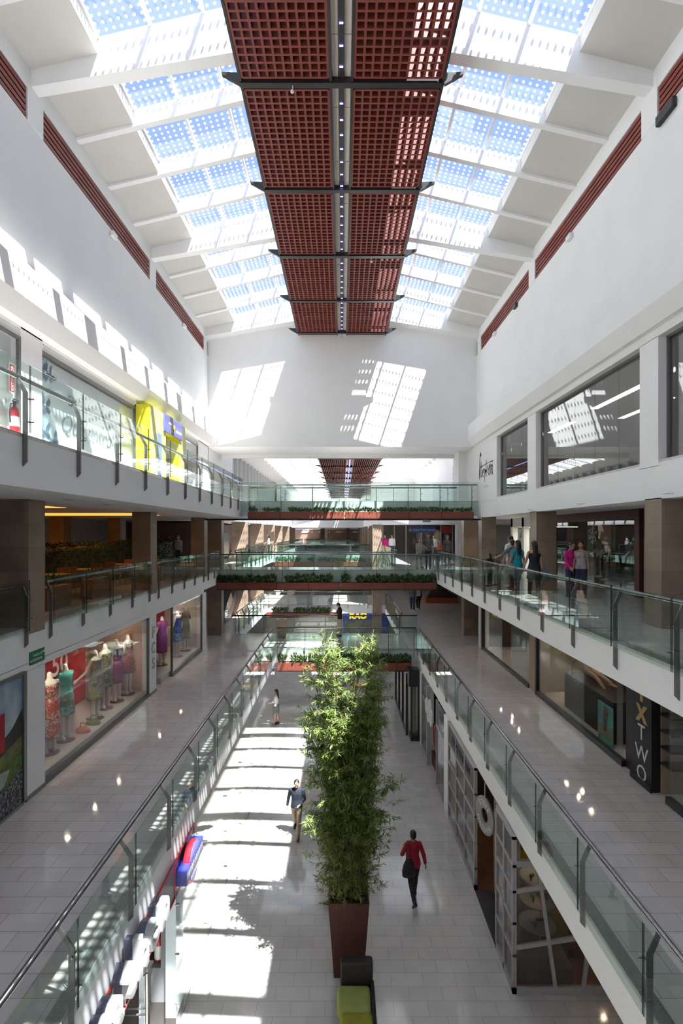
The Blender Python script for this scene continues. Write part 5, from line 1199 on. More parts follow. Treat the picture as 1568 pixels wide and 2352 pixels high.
for k, (x, y, z, rr) in enumerate(((3.98, 10.72, 1.98, .34), (4.02, 10.78, 1.50, .36), (4.0, 10.74, 1.02, .36))):
    o = thing('display_shelf', (x, y, z), 'round pale shoe display shelf in the corner window, %s' % ['top', 'middle', 'bottom'][k], 'shelf', 'round shoe display shelves')
    m = MB(); m.lathe((x, y, z), [(rr - .01, -.012), (rr, -.005), (rr, .005), (rr - .01, .012)], 30); m.build('disc', DISC, o); m = MB(); m.tube([(x + .1, y + .1, z - .46), (x + .1, y + .1, z - .013)], .014, 8); m.build('stem', STEEL, o)
    for q in range(2): shoe(x - .12 + q * .22, y - .06 + .06 * q, z + .013, 60 + 50 * q + k * 20, SH[(k + q * 2) % 4], '%s shoe on the %s round display shelf' % (['left', 'right'][q], ['top', 'middle', 'bottom'][k]), .055)
o = thing('display_block', (4.1, 10.75, .01), 'dark low display block under the round shoe shelves', 'display block')
m = MB(); m.bbox(3.6, 4.6, 10.4, 11.05, .012, .36, .02); m.build('block', noisy('brown_block', (.13, .10, .085), (.16, .125, .105), 3, .6), o)
o = thing('display_block', (4.6, 13.9, .01), 'mustard display counter inside the shoe shop', 'display block')
m = MB(); m.bbox(4.2, 5.3, 13.3, 14.6, .012, .95, .02); m.build('block', YG, o)
for k in range(3): shoe(4.5, 13.5 + k * .35, .955, 20 + 40 * k, SH[k], '%s shoe on the mustard counter' % ORD[k], .06)
o = thing('handbag', (5.0, 11.4, .01), 'long black bag leaning inside the corner window', 'handbag')
m = MB(); m.ell((5.05, 11.3, 1.15), (.26, .08, .12), 16, 8, Matrix.Rotation(R(35), 3, 'Y')); m.build('bag_body', BAGB if 'BAGB' in globals() else BLACK, o, True)
m = MB(); m.box(4.8, 5.5, 11.1, 11.6, .012, 1.0); tag(m.build('display_plinth', noisy('orange_plinth', (.20, .06, .02), (.24, .08, .03), 3, .5)), 'orange brown plinth inside the corner window', 'plinth')
for k, (x, y) in enumerate(((4.5, 12.4), (5.6, 11.3), (5, 14.5), (6.5, 13))): downlight(x, y, 3.038, 'small downlight in the dark shoe shop ceiling, %s from the corner' % ORD[k], 'shoe shop downlights', .05)
# -- next shops along
m = MB(); m.box(XG - .04, XG + .3, 16.5, 17.1, 0, 3.10); struct('wall_right', m, WHITE, 'white pier beyond the shoe shop')
f = MB(); g = MB()
for y in (17.12, 18.6, 20.7, 22.05): f.box(XG - .03, XG + .05, y - .03, y + .03, 0, 3.08)
for z in (.1, 2.2): f.box(XG - .025, XG + .045, 17.12, 18.6, z - .04, z + .03); f.box(XG - .025, XG + .045, 20.7, 22.05, z - .04, z + .03)
g.box(XG, XG + .012, 17.15, 18.57, .12, 3.08); g.box(XG, XG + .012, 20.73, 22.02, .12, 3.08)
shopwin(g, f, SHOPG, GREYM, 'glass front of the shop with the red merchandise')
m = MB(); m.box(XG - .02, XG + .5, 22.05, 22.4, 0, 3.10); struct('wall_right', m, WHITE, 'slim white pier beside the black portal')
m = MB(); m.box(7.5, 7.6, 17.0, 28, 0, 3.05); m.box(3.45, 7.5, 22.4, 22.5, 0, 3.05); struct('wall_right', m, BROWNIN, 'brown wall deep inside the red merchandise shop')
o = thing('clothes_rack', (3.75, 19.7, 0), 'rack of crimson and orange clothes in the open shop front', 'clothes rack')
m = MB(); m.tube([(3.75, 18.9, .02), (3.75, 18.9, 1.75), (3.75, 20.5, 1.75), (3.75, 20.5, .02)], .02, 8); m.build('frame', STEEL, o)
GC = [RED if 'RED' in globals() else cloth('crimson', (.32, .008, .018)), cloth('wine', (.16, .012, .04)), cloth('orange', (.62, .13, .04)), cloth('black', (.01, .01, .011))]
for k in range(8):
    y = 19.0 + k * .2; m = MB(); m.loft([ering((3.75, y, z), rx, .05, 12) for z, rx in ((.75 + .1 * (k % 3), .19), (1.2, .2), (1.55, .22), (1.66, .12), (1.70, .04))]); m.build('garment', GC[(k * 3) % 4], o, True)
o = thing('display_block', (3.8, 19.7, 0), 'dark red low block in front of the clothes rack', 'display block'); m = MB(); m.bbox(3.5, 3.62, 18.8, 20.5, 0, .5, .02); m.build('block', noisy('wine_block', (.10, .012, .012), (.13, .016, .016), 3, .5), o)
o = thing('hanging_sign', (3.3, 19.6, 2.0), 'white blade sign of rounded ring letters on a dark post', 'sign')
m = MB(); m.box(3.28, 3.40, 20.3, 20.42, 0, 3.05); m.build('post', GREYM, o)
for k, (y, z) in enumerate(((20.2, 2.35), (19.75, 2.15), (19.5, 2.5), (19.2, 2.2))):
    m = MB(); N = 24; rings = []
    for r_, d in ((.27, -.03), (.27, .03), (.10, .03), (.10, -.03)): rings.append([(3.26 + d, y + r_ * .8 * math.cos(2 * math.pi * q / N), z + r_ * 1.1 * math.sin(2 * math.pi * q / N)) for q in range(N)])
    m.loft(rings + [rings[0]], cap=False); m.build('ring_letter', LETW, o)
# black display portal
o = thing('display_portal', (3.08, 22.7, 0), 'black framed display portal standing out under the right gallery', 'shop portal')
m = MB(); m.box(2.88, 3.33, 22.6, 23.2, 2.35, 3.08); m.build('head_box', BLACK, o); m = MB(); m.box(2.96, 3.03, 22.62, 22.7, .25, 2.35); m.box(3.26, 3.33, 22.62, 22.7, .25, 2.35); m.box(2.96, 3.33, 22.6, 23.2, 0, .25); m.build('frame', BLACKF, o)
m = MB(); m.box(3.03, 3.26, 22.65, 22.66, .25, 2.35); m.build('glass', SHOPG, o); m = MB(); m.box(3.03, 3.26, 23.0, 23.02, .25, 2.35); m.build('back_panel', noisy('portal_back', (.30, .28, .23), (.34, .32, .27), 3, .6), o)
f = MB(); g = MB()
for y in (23.3, 24.8, 26.4, 28): f.box(2.82, 2.92, y - .05, y + .05, 0, 2.75)
f.box(2.82, 2.92, 23.3, 28, 0, .12); g.box(2.86, 2.872, 23.3, 28, .12, 2.75); shopwin(g, f, SHOPG, BLACKF, 'black framed glass front past the display portal')

# ================================================================ GROUND LEVEL, LEFT: SPORTS SHOP
XF = -3.0
REDF = noisy('red_edge', (.50, .05, .05), (.54, .06, .06), 4, .45)
o = thing('sign_band', (XF, 7.3, 2.46), 'long grey glass sign band with red edges under the left gallery', 'sign')
m = MB(); m.box(XF - .03, XF - .015, 3.2, 10.6, 2.48, 3.09); m.build('panel', noisy('band_grey', (.22, .22, .22), (.26, .26, .26), 2, .25), o)
m = MB(); m.box(XF - .03, XF + .0, 3.2, 10.65, 2.44, 2.48); m.box(XF - .03, XF, 3.2, 10.65, 3.09, 3.12); m.box(XF - .03, XF, 10.6, 10.65, 2.48, 3.09); m.box(XF - .02, XF + .002, 9.38, 9.41, 2.48, 3.09); m.build('edge', REDF, o)
o = thing('sign_lettering', (XF, 6.5, 2.8), 'large white box letters along the left sign band', 'sign')
LNAV = noisy('letter_side', (.10, .11, .16), (.12, .13, .19), 3, .4)
for ch, y in zip('Marathon', (5.05, 5.75, 6.12, 6.45, 6.88, 7.30, 7.72, 8.18)):
    b = text('letter', ch, .80, (XF + .19, y, 2.93), PLATE, UP, mat('box_letter', (.52, .52, .53), .35), o, extr=.055, bold=.014)
    t = text('letter_side', ch, .78, (XF + .08, y, 2.93), PLATE, UP, LNAV, b, extr=.06, bold=.010)
# red and blue lobed sign
BL2 = noisy('bright_blue', (.02, .03, .26), (.03, .045, .34), 4, .35); RD2 = noisy('bright_red', (.50, .015, .03), (.56, .02, .04), 4, .3)
o = thing('shop_sign', (XF + .15, 9.95, 2.55), 'blue bar and red disc sign at the end of the sign band', 'sign')
m = MB(); m.box(XF - .0, XF + .19, 9.42, 10.55, 2.66, 2.92); m.build('bar', BL2, o)
m = MB(); N = 28; m.prism([(9.98 + .34 * math.cos(2 * math.pi * k / N), 2.79 + .36 * math.sin(2 * math.pi * k / N)) for k in range(N)], 'x', XF + .05, XF + .175); m.build('disc', RD2, o)
m = MB(); m.prism([(9.98 + .31 * math.cos(2 * math.pi * k / N), 2.79 + .33 * math.sin(2 * math.pi * k / N)) for k in range(N)], 'x', XF + .176, XF + .181); m.build('disc_face', noisy('violet_blue', (.13, .14, .34), (.16, .17, .4), 3, .4), o)
m = MB()
for k in range(11): m.box(XF + .191, XF + .195, 9.47 + k * .095, 9.53 + k * .095, 2.74, 2.84)
m.build('lettering', LETW, o); m = MB()
for k in range(6): m.box(XF + .182, XF + .185, 9.74 + k * .08, 9.79 + k * .08, 2.56, 2.63)
m.build('lettering', LETW, o)
# glass front with point fixings
g = MB(); f = MB()
for k in range(7): g.box(XF - .01, XF + .002, 9.45 + k * 1.95, 9.44 + (k + 1) * 1.95, .02, 3.08)
f.box(XF - .012, XF + .006, 9.44, 23.1, 0, .03)
CLEARG = glass_mat('clear_shop_glass', (.965, .975, .97), .04, edge=.5)
for k in range(7):
    for z in (.5, 1.4, 2.3): f.tube([(XF - .03, 9.47 + k * 1.95, z), (XF + .05, 9.47 + k * 1.95, z)], .02, 8)
shopwin(g, f, CLEARG, STEEL, 'clear glass front of the left ground level shop')
PBL = noisy('pale_blue_panel', (.50, .60, .66), (.54, .64, .70), 2, .5); DGR = noisy('slate_panel', (.13, .14, .15), (.16, .17, .18), 2, .5)
m = MB(); m.box(-3.20, XF - .012, 9.46, 9.9, .25, 2.44); struct('wall_left', m, PBL, 'pale blue panel at the sports shop entrance')
m = MB(); m.box(-3.20, XF - .012, 9.46, 9.9, 0, .25); m.box(-3.5, -3.20, 9.50, 9.9, 0, .5); struct('baseboard_left', m, DARKIN, 'dark base of the sports shop entrance')
m = MB(); m.box(-3.48, -3.20, 9.5, 9.9, .5, 1.12); m.box(-3.30, -3.20, 9.5, 9.9, 1.12, 1.78); m.box(-3.62, -3.20, 9.5, 9.9, 1.78, 3.09); struct('wall_left', m, DGR, 'slate grey panel with a recess at the sports shop entrance')
m = MB(); m.box(-3.64, -3.30, 9.82, 9.9, 1.0, 1.80); struct('wall_left', m, noisy('recess_dark_red', (.05, .012, .010), (.07, .018, .014), 3, .7), 'dark recess holding an extinguisher')
o = thing('fire_extinguisher', (-3.40, 9.68, 1.125), 'fire extinguisher with white label inside the dark recess', 'fire extinguisher')
m = MB(); m.lathe((-3.40, 9.68, 1.125), [(.04, 0), (.07, .01), (.075, .04), (.075, .36), (.06, .43), (.03, .47), (.03, .52)], 18); m.build('cylinder', REDX, o, True); m = MB(); m.lathe((-3.40, 9.68, 1.125), [(.0765, .05), (.077, .055), (.077, .3), (.0765, .305)], 18); m.build('label', LETW, o, True); m = MB(); m.box(-3.43, -3.37, 9.6, 9.7, 1.64, 1.67); m.build('valve', BLACK, o)
o = thing('security_gate', (-3.42, 9.2, 0), 'steel pole with two rails at the sports shop entrance', 'gate')
m = MB(); m.tube([(-3.45, 9.2, 0), (-3.45, 9.2, 1.28)], .025, 8); m.build('pole', STEEL, o)
for z in (.55, .66, 1.25):
    m = MB(); m.tube([(-3.45, 9.2, z), (-4.3 if z < 1 else -3.55, 9.2, z)], .018, 8); m.build('rail', STEEL, o)
m = MB(); m.box(-3.62, -3.50, 9.3, 9.4, 0, 1.2); struct('wall_left', m, PBL, 'narrow pale blue panel behind the gate')
m = MB(); m.box(-7.2, -3.66, 9.42, 9.5, 0, 3.05); struct('wall_left', m, DARKIN, 'dark wall inside the sports shop')
m = MB(); m.box(-9.2, -9.0, YB, 26, 0, 3.08); struct('wall_left', m, noisy('cool_white_wall', (.60, .64, .66), (.64, .68, .70), 1, .7), 'cool white back wall of the left ground shop')
r_, i_ = person('person in dark clothes inside the sports shop entrance', (-3.95, 9.0, 0), 40, 1.7, top=BLK if 'BLK' in globals() else cloth('black', (.01, .01, .011)), bottom=cloth('charcoal', (.03, .03, .032)), shoe=mat('black_shoe', (.012, .011, .011), .35), vox=.013)

# ================================================================ BAMBOO IN ITS TALL PLANTER
RUST = noisy('rusty_brown_planter', (.060, .019, .012), (.080, .026, .016), 2.5, .55, stretch=(1, 1, .5))
root = thing('bamboo_planter', (.13, 10.95, 0), 'tall tapered brown planter filled with green bamboo', 'potted plant')
def rect(cx, cy, hx, hy, z): return [(cx - hx, cy - hy, z), (cx + hx, cy - hy, z), (cx + hx, cy + hy, z), (cx - hx, cy + hy, z)]
PC = (.13, 10.92)
m = MB(); m.loft([rect(*PC, .30, .32, 0), rect(*PC, .415, .42, 1.58), rect(*PC, .385, .39, 1.58), rect(*PC, .38, .385, 1.46)], cap=False); m.build('pot', RUST, root)
m = MB(); m.loft([rect(*PC, .38, .385, 1.40), rect(*PC, .381, .386, 1.47)]); m.build('soil', SOIL, root)
rng = random.Random(5)
CANE = noisy('bamboo_cane', (.10, .10, .03), (.20, .17, .06), 8, .45)
BL = [noisy('bamboo_leaf_deep', (.10, .165, .034), (.16, .235, .055), 5, .5), noisy('bamboo_leaf_bright', (.19, .27, .06), (.29, .36, .11), 5, .5), noisy('bamboo_leaf_dry', (.20, .17, .06), (.28, .22, .09), 5, .6)]
for m_ in BL:
    b = m_.node_tree.nodes['Principled BSDF']; b.inputs['Transmission Weight'].default_value = 0.0
    # thin leaves let some light through
    nt = m_.node_tree; out = [n for n in nt.nodes if n.type == 'OUTPUT_MATERIAL'][0]; tl = nt.nodes.new('ShaderNodeBsdfTranslucent'); mx = nt.nodes.new('ShaderNodeMixShader'); mx.inputs[0].default_value = .4
    src = b.inputs['Base Color'].links[0].from_socket; nt.links.new(src, tl.inputs[0]); nt.links.new(b.outputs[0], mx.inputs[1]); nt.links.new(tl.outputs[0], mx.inputs[2]); nt.links.new(mx.outputs[0], out.inputs[0])
# outline in the photograph: half-width of the foliage against height, left and right of the planter axis
prof = [(1.5, -.42, .48), (1.8, -.55, .60), (2.2, -.72, .85), (2.7, -.80, .95), (3.2, -.82, 1.02), (3.8, -.88, 1.12), (4.4, -.94, 1.05), (5.0, -.92, .98), (5.5, -.86, .95), (6.0, -.78, .95), (6.4, -.70, .92), (6.8, -.52, .80), (7.05, -.35, .7)]
def wid(z):
    for k in range(len(prof) - 1):
        if z <= prof[k + 1][0]:
            t = max(0, (z - prof[k][0]) / (prof[k + 1][0] - prof[k][0])); return prof[k][1] + (prof[k + 1][1] - prof[k][1]) * t, prof[k][2] + (prof[k + 1][2] - prof[k][2]) * t
    return prof[-1][1], prof[-1][2]
canes = []
for k in range(46):
    x0 = PC[0] + rng.uniform(-.32, .32); y0 = PC[1] + rng.uniform(-.32, .32)
    grp = -1 if rng.random() < .52 else 1
    top = rng.uniform(5.2, 7.0) if k % 3 else rng.uniform(3.4, 5.4)
    if k < 4: top = 6.95
    l, r = wid(min(top, 6.3))
    tx = (rng.uniform(l * .95, -.02) if grp < 0 else rng.uniform(.22, r * .92)) if top > 5 else rng.uniform(l, r) * .9
    ty = y0 + rng.uniform(-.55, .55)
    bow = rng.uniform(.2, .5)
    pts = []
    for q in range(9):
        t = q / 8; z = 1.44 + (top - 1.44) * t
        pts.append(Vector((x0 + (tx - x0) * t ** 1.5, y0 + (ty - y0) * t ** 1.4, z - (.25 * bow * t ** 4))))
    canes.append((pts, top))
    m = MB(); m.tube(pts, [.011 - .008 * q / 8 for q in range(9)], 6); m.build('cane', CANE, root, True)
lf = MB(); tw = MB()
nleaf = 0
for pts, top in canes:
    L = top - 1.44; nb = int(30 + L * 10)
    for _ in range(nb):
        t = rng.random() ** .78
        f_ = t * 8; i = min(7, int(f_)); p = pts[i].lerp(pts[i + 1], f_ - i)
        an = rng.uniform(0, 2 * math.pi); reach = rng.uniform(.10, .66) * (1 - .4 * t)
        d = Vector((math.cos(an), math.sin(an) * .8, rng.uniform(.0, .7))).normalized()
        e = p + d * reach; l, r = wid(e.z)
        if not (l - rng.uniform(0, .10) < e.x - 0 < r + rng.uniform(0, .10)):
            e.x = max(l, min(r, e.x)) + rng.uniform(-.05, .05)
        if 5.35 < e.z < 6.15 and .05 < e.x < .52 and rng.random() < .72: continue
        if e.z > 6.15:                      # the crown ends in two loose tufts
            qa = abs(e.x + .20) / .42; qb = abs(e.x - .60) / .36; ua = (e.z - 6.15) / .85; ub = (e.z - 6.0) / .85
            if not (qa * qa + ua * ua < 1 or (qb * qb + ub * ub < 1 and rng.random() < .62) or rng.random() < .06): continue
        if e.z < 2.5 and rng.random() < .5: continue
        if e.z > 7.02 or e.z < 1.5: continue
        mid = (p + e) / 2 + Vector((0, 0, .04))
        tw.tube([p, mid, e], [.0035, .0028, .002], 3, cap=False)
        for c in range(rng.randint(15, 21)):
            u = rng.random() ** .6; b0 = p.lerp(mid, u * 2) if u < .5 else mid.lerp(e, u * 2 - 1)
            dd = (d * rng.uniform(.2, 1) + Vector((rng.uniform(-.9, .9), rng.uniform(-.9, .9), rng.uniform(-1.0, .25)))).normalized()
            sd = dd.cross(Vector((rng.uniform(-.4, .4), rng.uniform(-.4, .4), 1))).normalized()
            ll = rng.uniform(.085, .165); q = rng.random()
            lf.mi = (2 if q < (.30 if b0.z < 3.0 else .05) else (1 if q < .55 else 0))
            lf.leaf(b0, dd, ll * .085, ll, -ll * .03, sd); nleaf += 1
# loose sprays that leave the outline in the photograph
for (px, py, Y) in ((932, 1790, 10.9), (925, 1838, 10.8), (690, 1855, 10.9), (700, 1690, 11), (715, 1460, 11.1), (905, 1600, 11), (700, 1960, 10.7), (905, 1900, 10.8), (690, 1660, 11), (885, 2030, 10.8), (712, 1500, 11), (868, 1480, 11), (893, 1720, 11), (708, 1780, 11), (730, 2040, 10.7)):
    e = Vector(at(px, py, Y)); s0 = e + Vector((.35 if e.x < .13 else -.35, rng.uniform(-.05, .1), -.12))
    tw.tube([s0, (s0 + e) / 2 + Vector((0, 0, .05)), e], [.004, .003, .002], 4, cap=False)
    for c in range(34):
        b0 = s0.lerp(e, rng.random() ** .6) + Vector((0, 0, .02)); dd = ((e - s0).normalized() * .6 + Vector((rng.uniform(-.7, .7), rng.uniform(-.7, .7), rng.uniform(-1.0, .1)))).normalized(); sd = dd.cross(Vector((0, .3, 1))).normalized(); ll = rng.uniform(.08, .15)
        lf.mi = 1 if rng.random() < .4 else 0; lf.leaf(b0, dd, ll * .085, ll, -ll * .03, sd)
o = lf.build('leaves', BL, root); o['kind'] = 'stuff'
o = tw.build('twigs', CANE, root); o['kind'] = 'stuff'
print('bamboo leaves', nleaf)

# ================================================================ LIME BENCH
o = thing('bench', (.25, 9.3, 0), 'dark wicker bench with two lime green cushions before the bamboo planter', 'bench')
WICK = noisy('dark_wicker', (.018, .014, .012), (.035, .028, .024), 40, .6, stretch=(1, 1, 3))
m = MB(); m.bbox(-.04, .58, 9.92, 10.12, .0, .86, .03); m.build('backrest', WICK, o)
m = MB(); m.bbox(-.02, .56, 8.3, 9.92, .0, .30, .02); m.build('base', WICK, o)
m = MB(); m.bbox(.53, .60, 8.3, 9.92, .30, .56, .02); m.build('armrest', WICK, o)
def cushion(x0, x1, y0, y1, z0, z1, mm, nm='cushion'):
    m = MB(); rings = []
    for z, i in ((z0, .05), (z0 + .02, .012), ((z0 + z1) / 2, 0), (z1 - .035, .015), (z1 - .008, .05), (z1, .11)):
        rings.append([(x0 + i, y0 + i + .05, z), (x0 + i + .05, y0 + i, z), (x1 - i - .05, y0 + i, z), (x1 - i, y0 + i + .05, z), (x1 - i, y1 - i - .05, z), (x1 - i - .05, y1 - i, z), (x0 + i + .05, y1 - i, z), (x0 + i, y1 - i - .05, z)])
    m.loft(rings); c = m.build(nm, mm, o, True); return c
cushion(-.10, .53, 9.32, 9.90, .30, .50, noisy('pale_lime', (.30, .33, .085), (.34, .37, .10), 6, .8)); cushion(-.05, .58, 8.66, 9.34, .30, .50, noisy('deep_lime', (.27, .27, .02), (.31, .30, .03), 6, .8))

# ================================================================ FARTHER SHOPS AND FURNITURE
o = thing('shop_kiosk', (1.8, 40.3, 0), 'blue shop front with yellow KAO letters below the far gallery', 'shop front')
KB = noisy('kiosk_blue', (.02, .06, .48), (.03, .08, .56), 2, .5)
m = MB(); m.box(.05, 3.6, 39.9, 40.1, 2.35, 3.08); m.box(2.55, 3.6, 39.9, 40.1, 0, 2.35); m.box(.05, .2, 39.9, 40.1, 0, 2.35); m.build('surround', KB, o)
m = MB(); m.box(.2, 2.55, 40.0, 40.02, .3, 2.35); m.build('glass', SHOPG, o); m = MB(); m.box(.2, 2.55, 41.2, 41.3, 0, 2.35); m.build('back_panel', printed('toy_shelf', (.45, .35, .28), (.30, .24, .2), (.55, .5, .42), 3), o)
text('lettering', 'KAO', .62, (1.18, 39.88, 2.45), (1, 0, 0), UP, mat('kao_yellow_glow', (.75, .50, .01), .5, emit=(1, .62, .02), es=.45), o, extr=.03, bold=.03, shear=.1)  # slight glow added to the letter colour to make it brighter
m = MB(); m.box(-6, 6, 41.6, 41.8, 0, 3.08); struct('wall_back', m, SHOPW, 'beige ground level wall behind the blue shop front')
m = MB(); m.box(-14, 3.0, 60, 60.2, 0, 3.1); m.box(-14, 14, 50.6, 50.8, L1, 6.5); struct('wall_back', m, BROWNIN, 'dim far shop wall')
o = thing('waste_bin', (-3.05, 26.0, L1), 'square tapered tan bin on the lower bridge', 'bin')
TAN = noisy('tan_bin', (.26, .18, .13), (.30, .21, .15), 4, .5)
m = MB(); m.loft([rect(-3.05, 26.2, .20, .2, L1), rect(-3.05, 26.2, .235, .235, L1 + .80), rect(-3.05, 26.2, .26, .26, L1 + .82), rect(-3.05, 26.2, .26, .26, L1 + .93)]); m.build('body', TAN, o); m = MB(); m.box(-3.2, -2.9, 26.05, 26.35, L1 + .931, L1 + .94); m.build('lid', BLACK, o)
o = thing('escalator', (-7.2, 32, L1), 'dark sloping escalator rising behind the lower left column', 'escalator')
m = MB(); m.prism([(29.6, L1), (31.0, L1), (36.2, L2 - .1), (36.2, L2 - .75), (31.6, L1 - .0)], 'x', -7.7, -6.75) if False else m.prism([(30.0, L1 + .02), (31.4, L1 + .02), (36.5, L2 - .75), (36.5, L2 - .1)], 'x', -7.7, -6.75); m.build('truss', DARKST, o)
for x in (-7.72, -6.76):
    m = MB(); m.prism([(30.0, L1 + .03), (36.5, L2 - .1), (36.5, L2 + .7), (30.0, L1 + .85)], 'x', x, x + .02); g_ = m.build('balustrade', GLASS, o); m = MB(); m.tube([(x + .01, 29.9, L1 + .88), (x + .01, 36.5, L2 + .73)], .04, 8); m.build('handrail', BLACK, g_)
o = thing('market_stall', (7.3, 39.4, L1), 'dark sloped stall with orange base on the far right gallery', 'stall')
m = MB(); m.bbox(6.2, 8.7, 39.0, 40.4, L1, L1 + .38, .04); m.build('base', noisy('orange_base', (.36, .085, .03), (.42, .10, .04), 3, .5), o); m = MB(); m.prism([(6.3, L1 + .38), (8.6, L1 + .38), (8.6, L1 + .5), (7.2, L1 + 1.25), (6.7, L1 + 1.1)], 'y', 39.1, 40.3); m.build('top', noisy('stall_top', (.05, .025, .02), (.07, .035, .03), 3, .5), o)
# middle level: facade with the blue photo sign, other far shop fronts
o = thing('storefront', (6, 40.6, L2), 'dark far shop front under a blue photo service sign', 'shop front')
m = MB(); m.box(3.1, 9, 41.9, 42, L2, 9.6); m.build('back_wall', noisy('far_dark', (.09, .075, .07), (.13, .11, .10), 1.2, .7), o)
f = MB()
for x in (3.1, 4.0, 4.9, 6.1, 7.6, 8.5): f.box(x, x + .07, 40.5, 40.6, L2, 9.6)
f.build('window_frame', GREYM, o); m = MB(); m.box(3.17, 8.5, 40.55, 40.56, L2 + .02, 9.55); m.build('glass', SHOPG, o)
m = MB(); m.box(5.15, 7.2, 40.38, 40.49, 9.02, 9.45); m.build('sign_board', noisy('photo_blue', (.02, .07, .25), (.03, .09, .3), 2, .4), o)
text('lettering', 'Digital Photo Express', .20, (6.32, 40.37, 9.16), (1, 0, 0), UP, noisy('sign_pale_blue', (.45, .55, .7), (.5, .6, .75), 3, .5), o, extr=.003)
m = MB(); m.prism([(5.25 + .1 * math.cos(R(60 * k)), 9.22 + .1 * math.sin(R(60 * k))) for k in range(6)], 'y', 40.36, 40.375); m.build('logo', noisy('logo_orange', (.6, .2, .03), (.65, .25, .04), 3, .5), o)
m = MB(); m.box(7.65, 8.45, 40.4, 40.49, 9.0, 9.5); m.build('red_sign', noisy('small_red_sign', (.30, .02, .03), (.34, .03, .04), 2, .5), o)
m = MB(); m.box(8.35, 8.75, 38.3, 38.7, L2, 9.6); struct('column', m, WHITE, 'round white post at the far right shops')
o = thing('exit_sign', (6.15, 37.9, 9.82), 'small green exit sign on the far white slab edge', 'sign'); m = MB(); m.box(5.85, 6.4, 37.93, 37.98, 9.78, 9.95); m.build('panel', GRN, o); m = MB(); m.prism([(5.92, 9.865), (6.0, 9.9), (6.0, 9.83)], 'y', 37.92, 37.929); m.build('arrow', LETW, o); text('lettering', 'SALIDA', .08, (6.2, 37.928, 9.83), (1, 0, 0), UP, LETW, o, extr=.001)
o = thing('exit_sign', (.9, 23.2, 3), 'small green exit sign behind the bamboo on the lower bridge planters', 'sign'); m = MB(); m.box(.62, 1.08, 23.215, 23.235, Z(-6.13), Z(-5.98)); m.build('panel', GRN, o); m = MB(); m.box(.68, 1.02, 23.21, 23.214, Z(-6.075), Z(-6.035)); m.build('lettering', LETW, o)
m = MB(); m.box(-12, -8.6, 31, 31.2, L2, 9.6); m.box(-8.7, -8.6, 31.2, 60, L2, 9.6); m.box(-12, 12, 110, 110.2, L2, 9.6); struct('wall_left', m, noisy('far_shop_wall', (.13, .085, .07), (.18, .12, .10), 1, .7), 'dim brown shop walls of the far middle level')
for k in range(6):
    m = MB(); m.box(-8.58, -8.54, 33 + k * 4, 35.4 + k * 4, L2 + .1, 9.0); winn[0] += 1; struct('window_%d' % winn[0], m, noisy('teal_shop_glass', (.06, .13, .13), (.10, .2, .19), 1, .15), 'teal tinted window of a far left shop')
for k in range(5):
    m = MB(); m.box(-9 + k * 3.6, -6.2 + k * 3.6, 109.9, 109.98, 8.9, 9.3); trim(m, noisy('far_shelf', (.5, .45, .42), (.2, .1, .08), 2, .6, lo=.45, hi=.55), 'pale shelf band in the farthest shop')

spot(5.2, 12.0, 3.0, 4.6, 11.4, .4, 22, (1, .55, .25), 120); spot(4.2, 10.9, 3.0, 4.1, 10.75, 1.5, 3)
spot(-4.5, 8.0, 3.0, -4.3, 8.3, 0, 25)
# ================================================================ PEOPLE IN VIEW
def gp(px, py, Y, z):      # foot point
    return ((px - CX) * Y / F, Y, z)
NAVY = cloth('navy', (.008, .014, .027)); KHAKI = cloth('khaki', (.20, .145, .095)); RED = cloth('crimson', (.32, .008, .018)); BLK = cloth('black', (.010, .010, .011))
GREY = cloth('grey', (.12, .12, .125)); LGREY = cloth('light_grey', (.38, .37, .36)); WHT = cloth('white', (.68, .67, .66)); JEAN = cloth('denim', (.030, .045, .085)); TEAL = cloth('teal', (.005, .26, .33))
PINK = cloth('magenta', (.50, .01, .17)); SHOE = mat('black_shoe', (.012, .011, .011), .35); BEIGE = cloth('beige', (.42, .33, .24)); ORANGE = cloth('orange', (.62, .13, .04)); WSHOE = mat('white_shoe', (.62, .62, .6), .5)

p, i = person('man in navy jacket and khaki trousers walking on the sunlit floor', gp(681, 1915, 15.62, 0), 176, 1.68, top=NAVY, bottom=KHAKI, shoe=SHOE, vox=.0085, lh=20, lk_=4, rh=-18, rk=22, ls=-4, le=66, lin=40, la=12, rs=-12, re=12, ra=16, nod=22, turn=6)
o = thing('phone', i['lp'], 'grey phone held by the man in the navy jacket', 'phone')
m = MB(); q = i['lp']; m.bbox(q.x - .075, q.x + .02, q.y - .055, q.y - .04, q.z - .03, q.z + .035, .006); m.build('case', GREY, o); m = MB(); m.box(q.x - .07, q.x + .015, q.y - .057, q.y - .0552, q.z - .025, q.z + .03); m.build('screen', BLACK, o)
p, i = person('woman in crimson top and black trousers walking away with a bag', gp(948, 2062, 12.88, 0), 8, 1.68, female=True, top=RED, bottom=BLK, shoe=SHOE, vox=.0085, lh=-24, lk_=26, rh=14, rk=2, ls=10, le=70, la=20, lin=30, rs=-8, re=14, ra=20, hem=.06, wide=1.08)
shoulder_bag(i, 'l', 'black shoulder bag of the woman in crimson', BAGB, (.34, .15, .42), .34, off=.15, back=-.15)
p, i = person('woman in white blouse and grey skirt standing far off by the left glass', gp(634, 1655, 24.6, 0), 80, 1.62, female=True, top=WHT, bottom=GREY, leg='none', skirt=(GREY, .5, .0), hair='long', shoe=SHOE, lh=4, rh=-4, ls=20, le=60, rs=15, re=60, vox=.012)
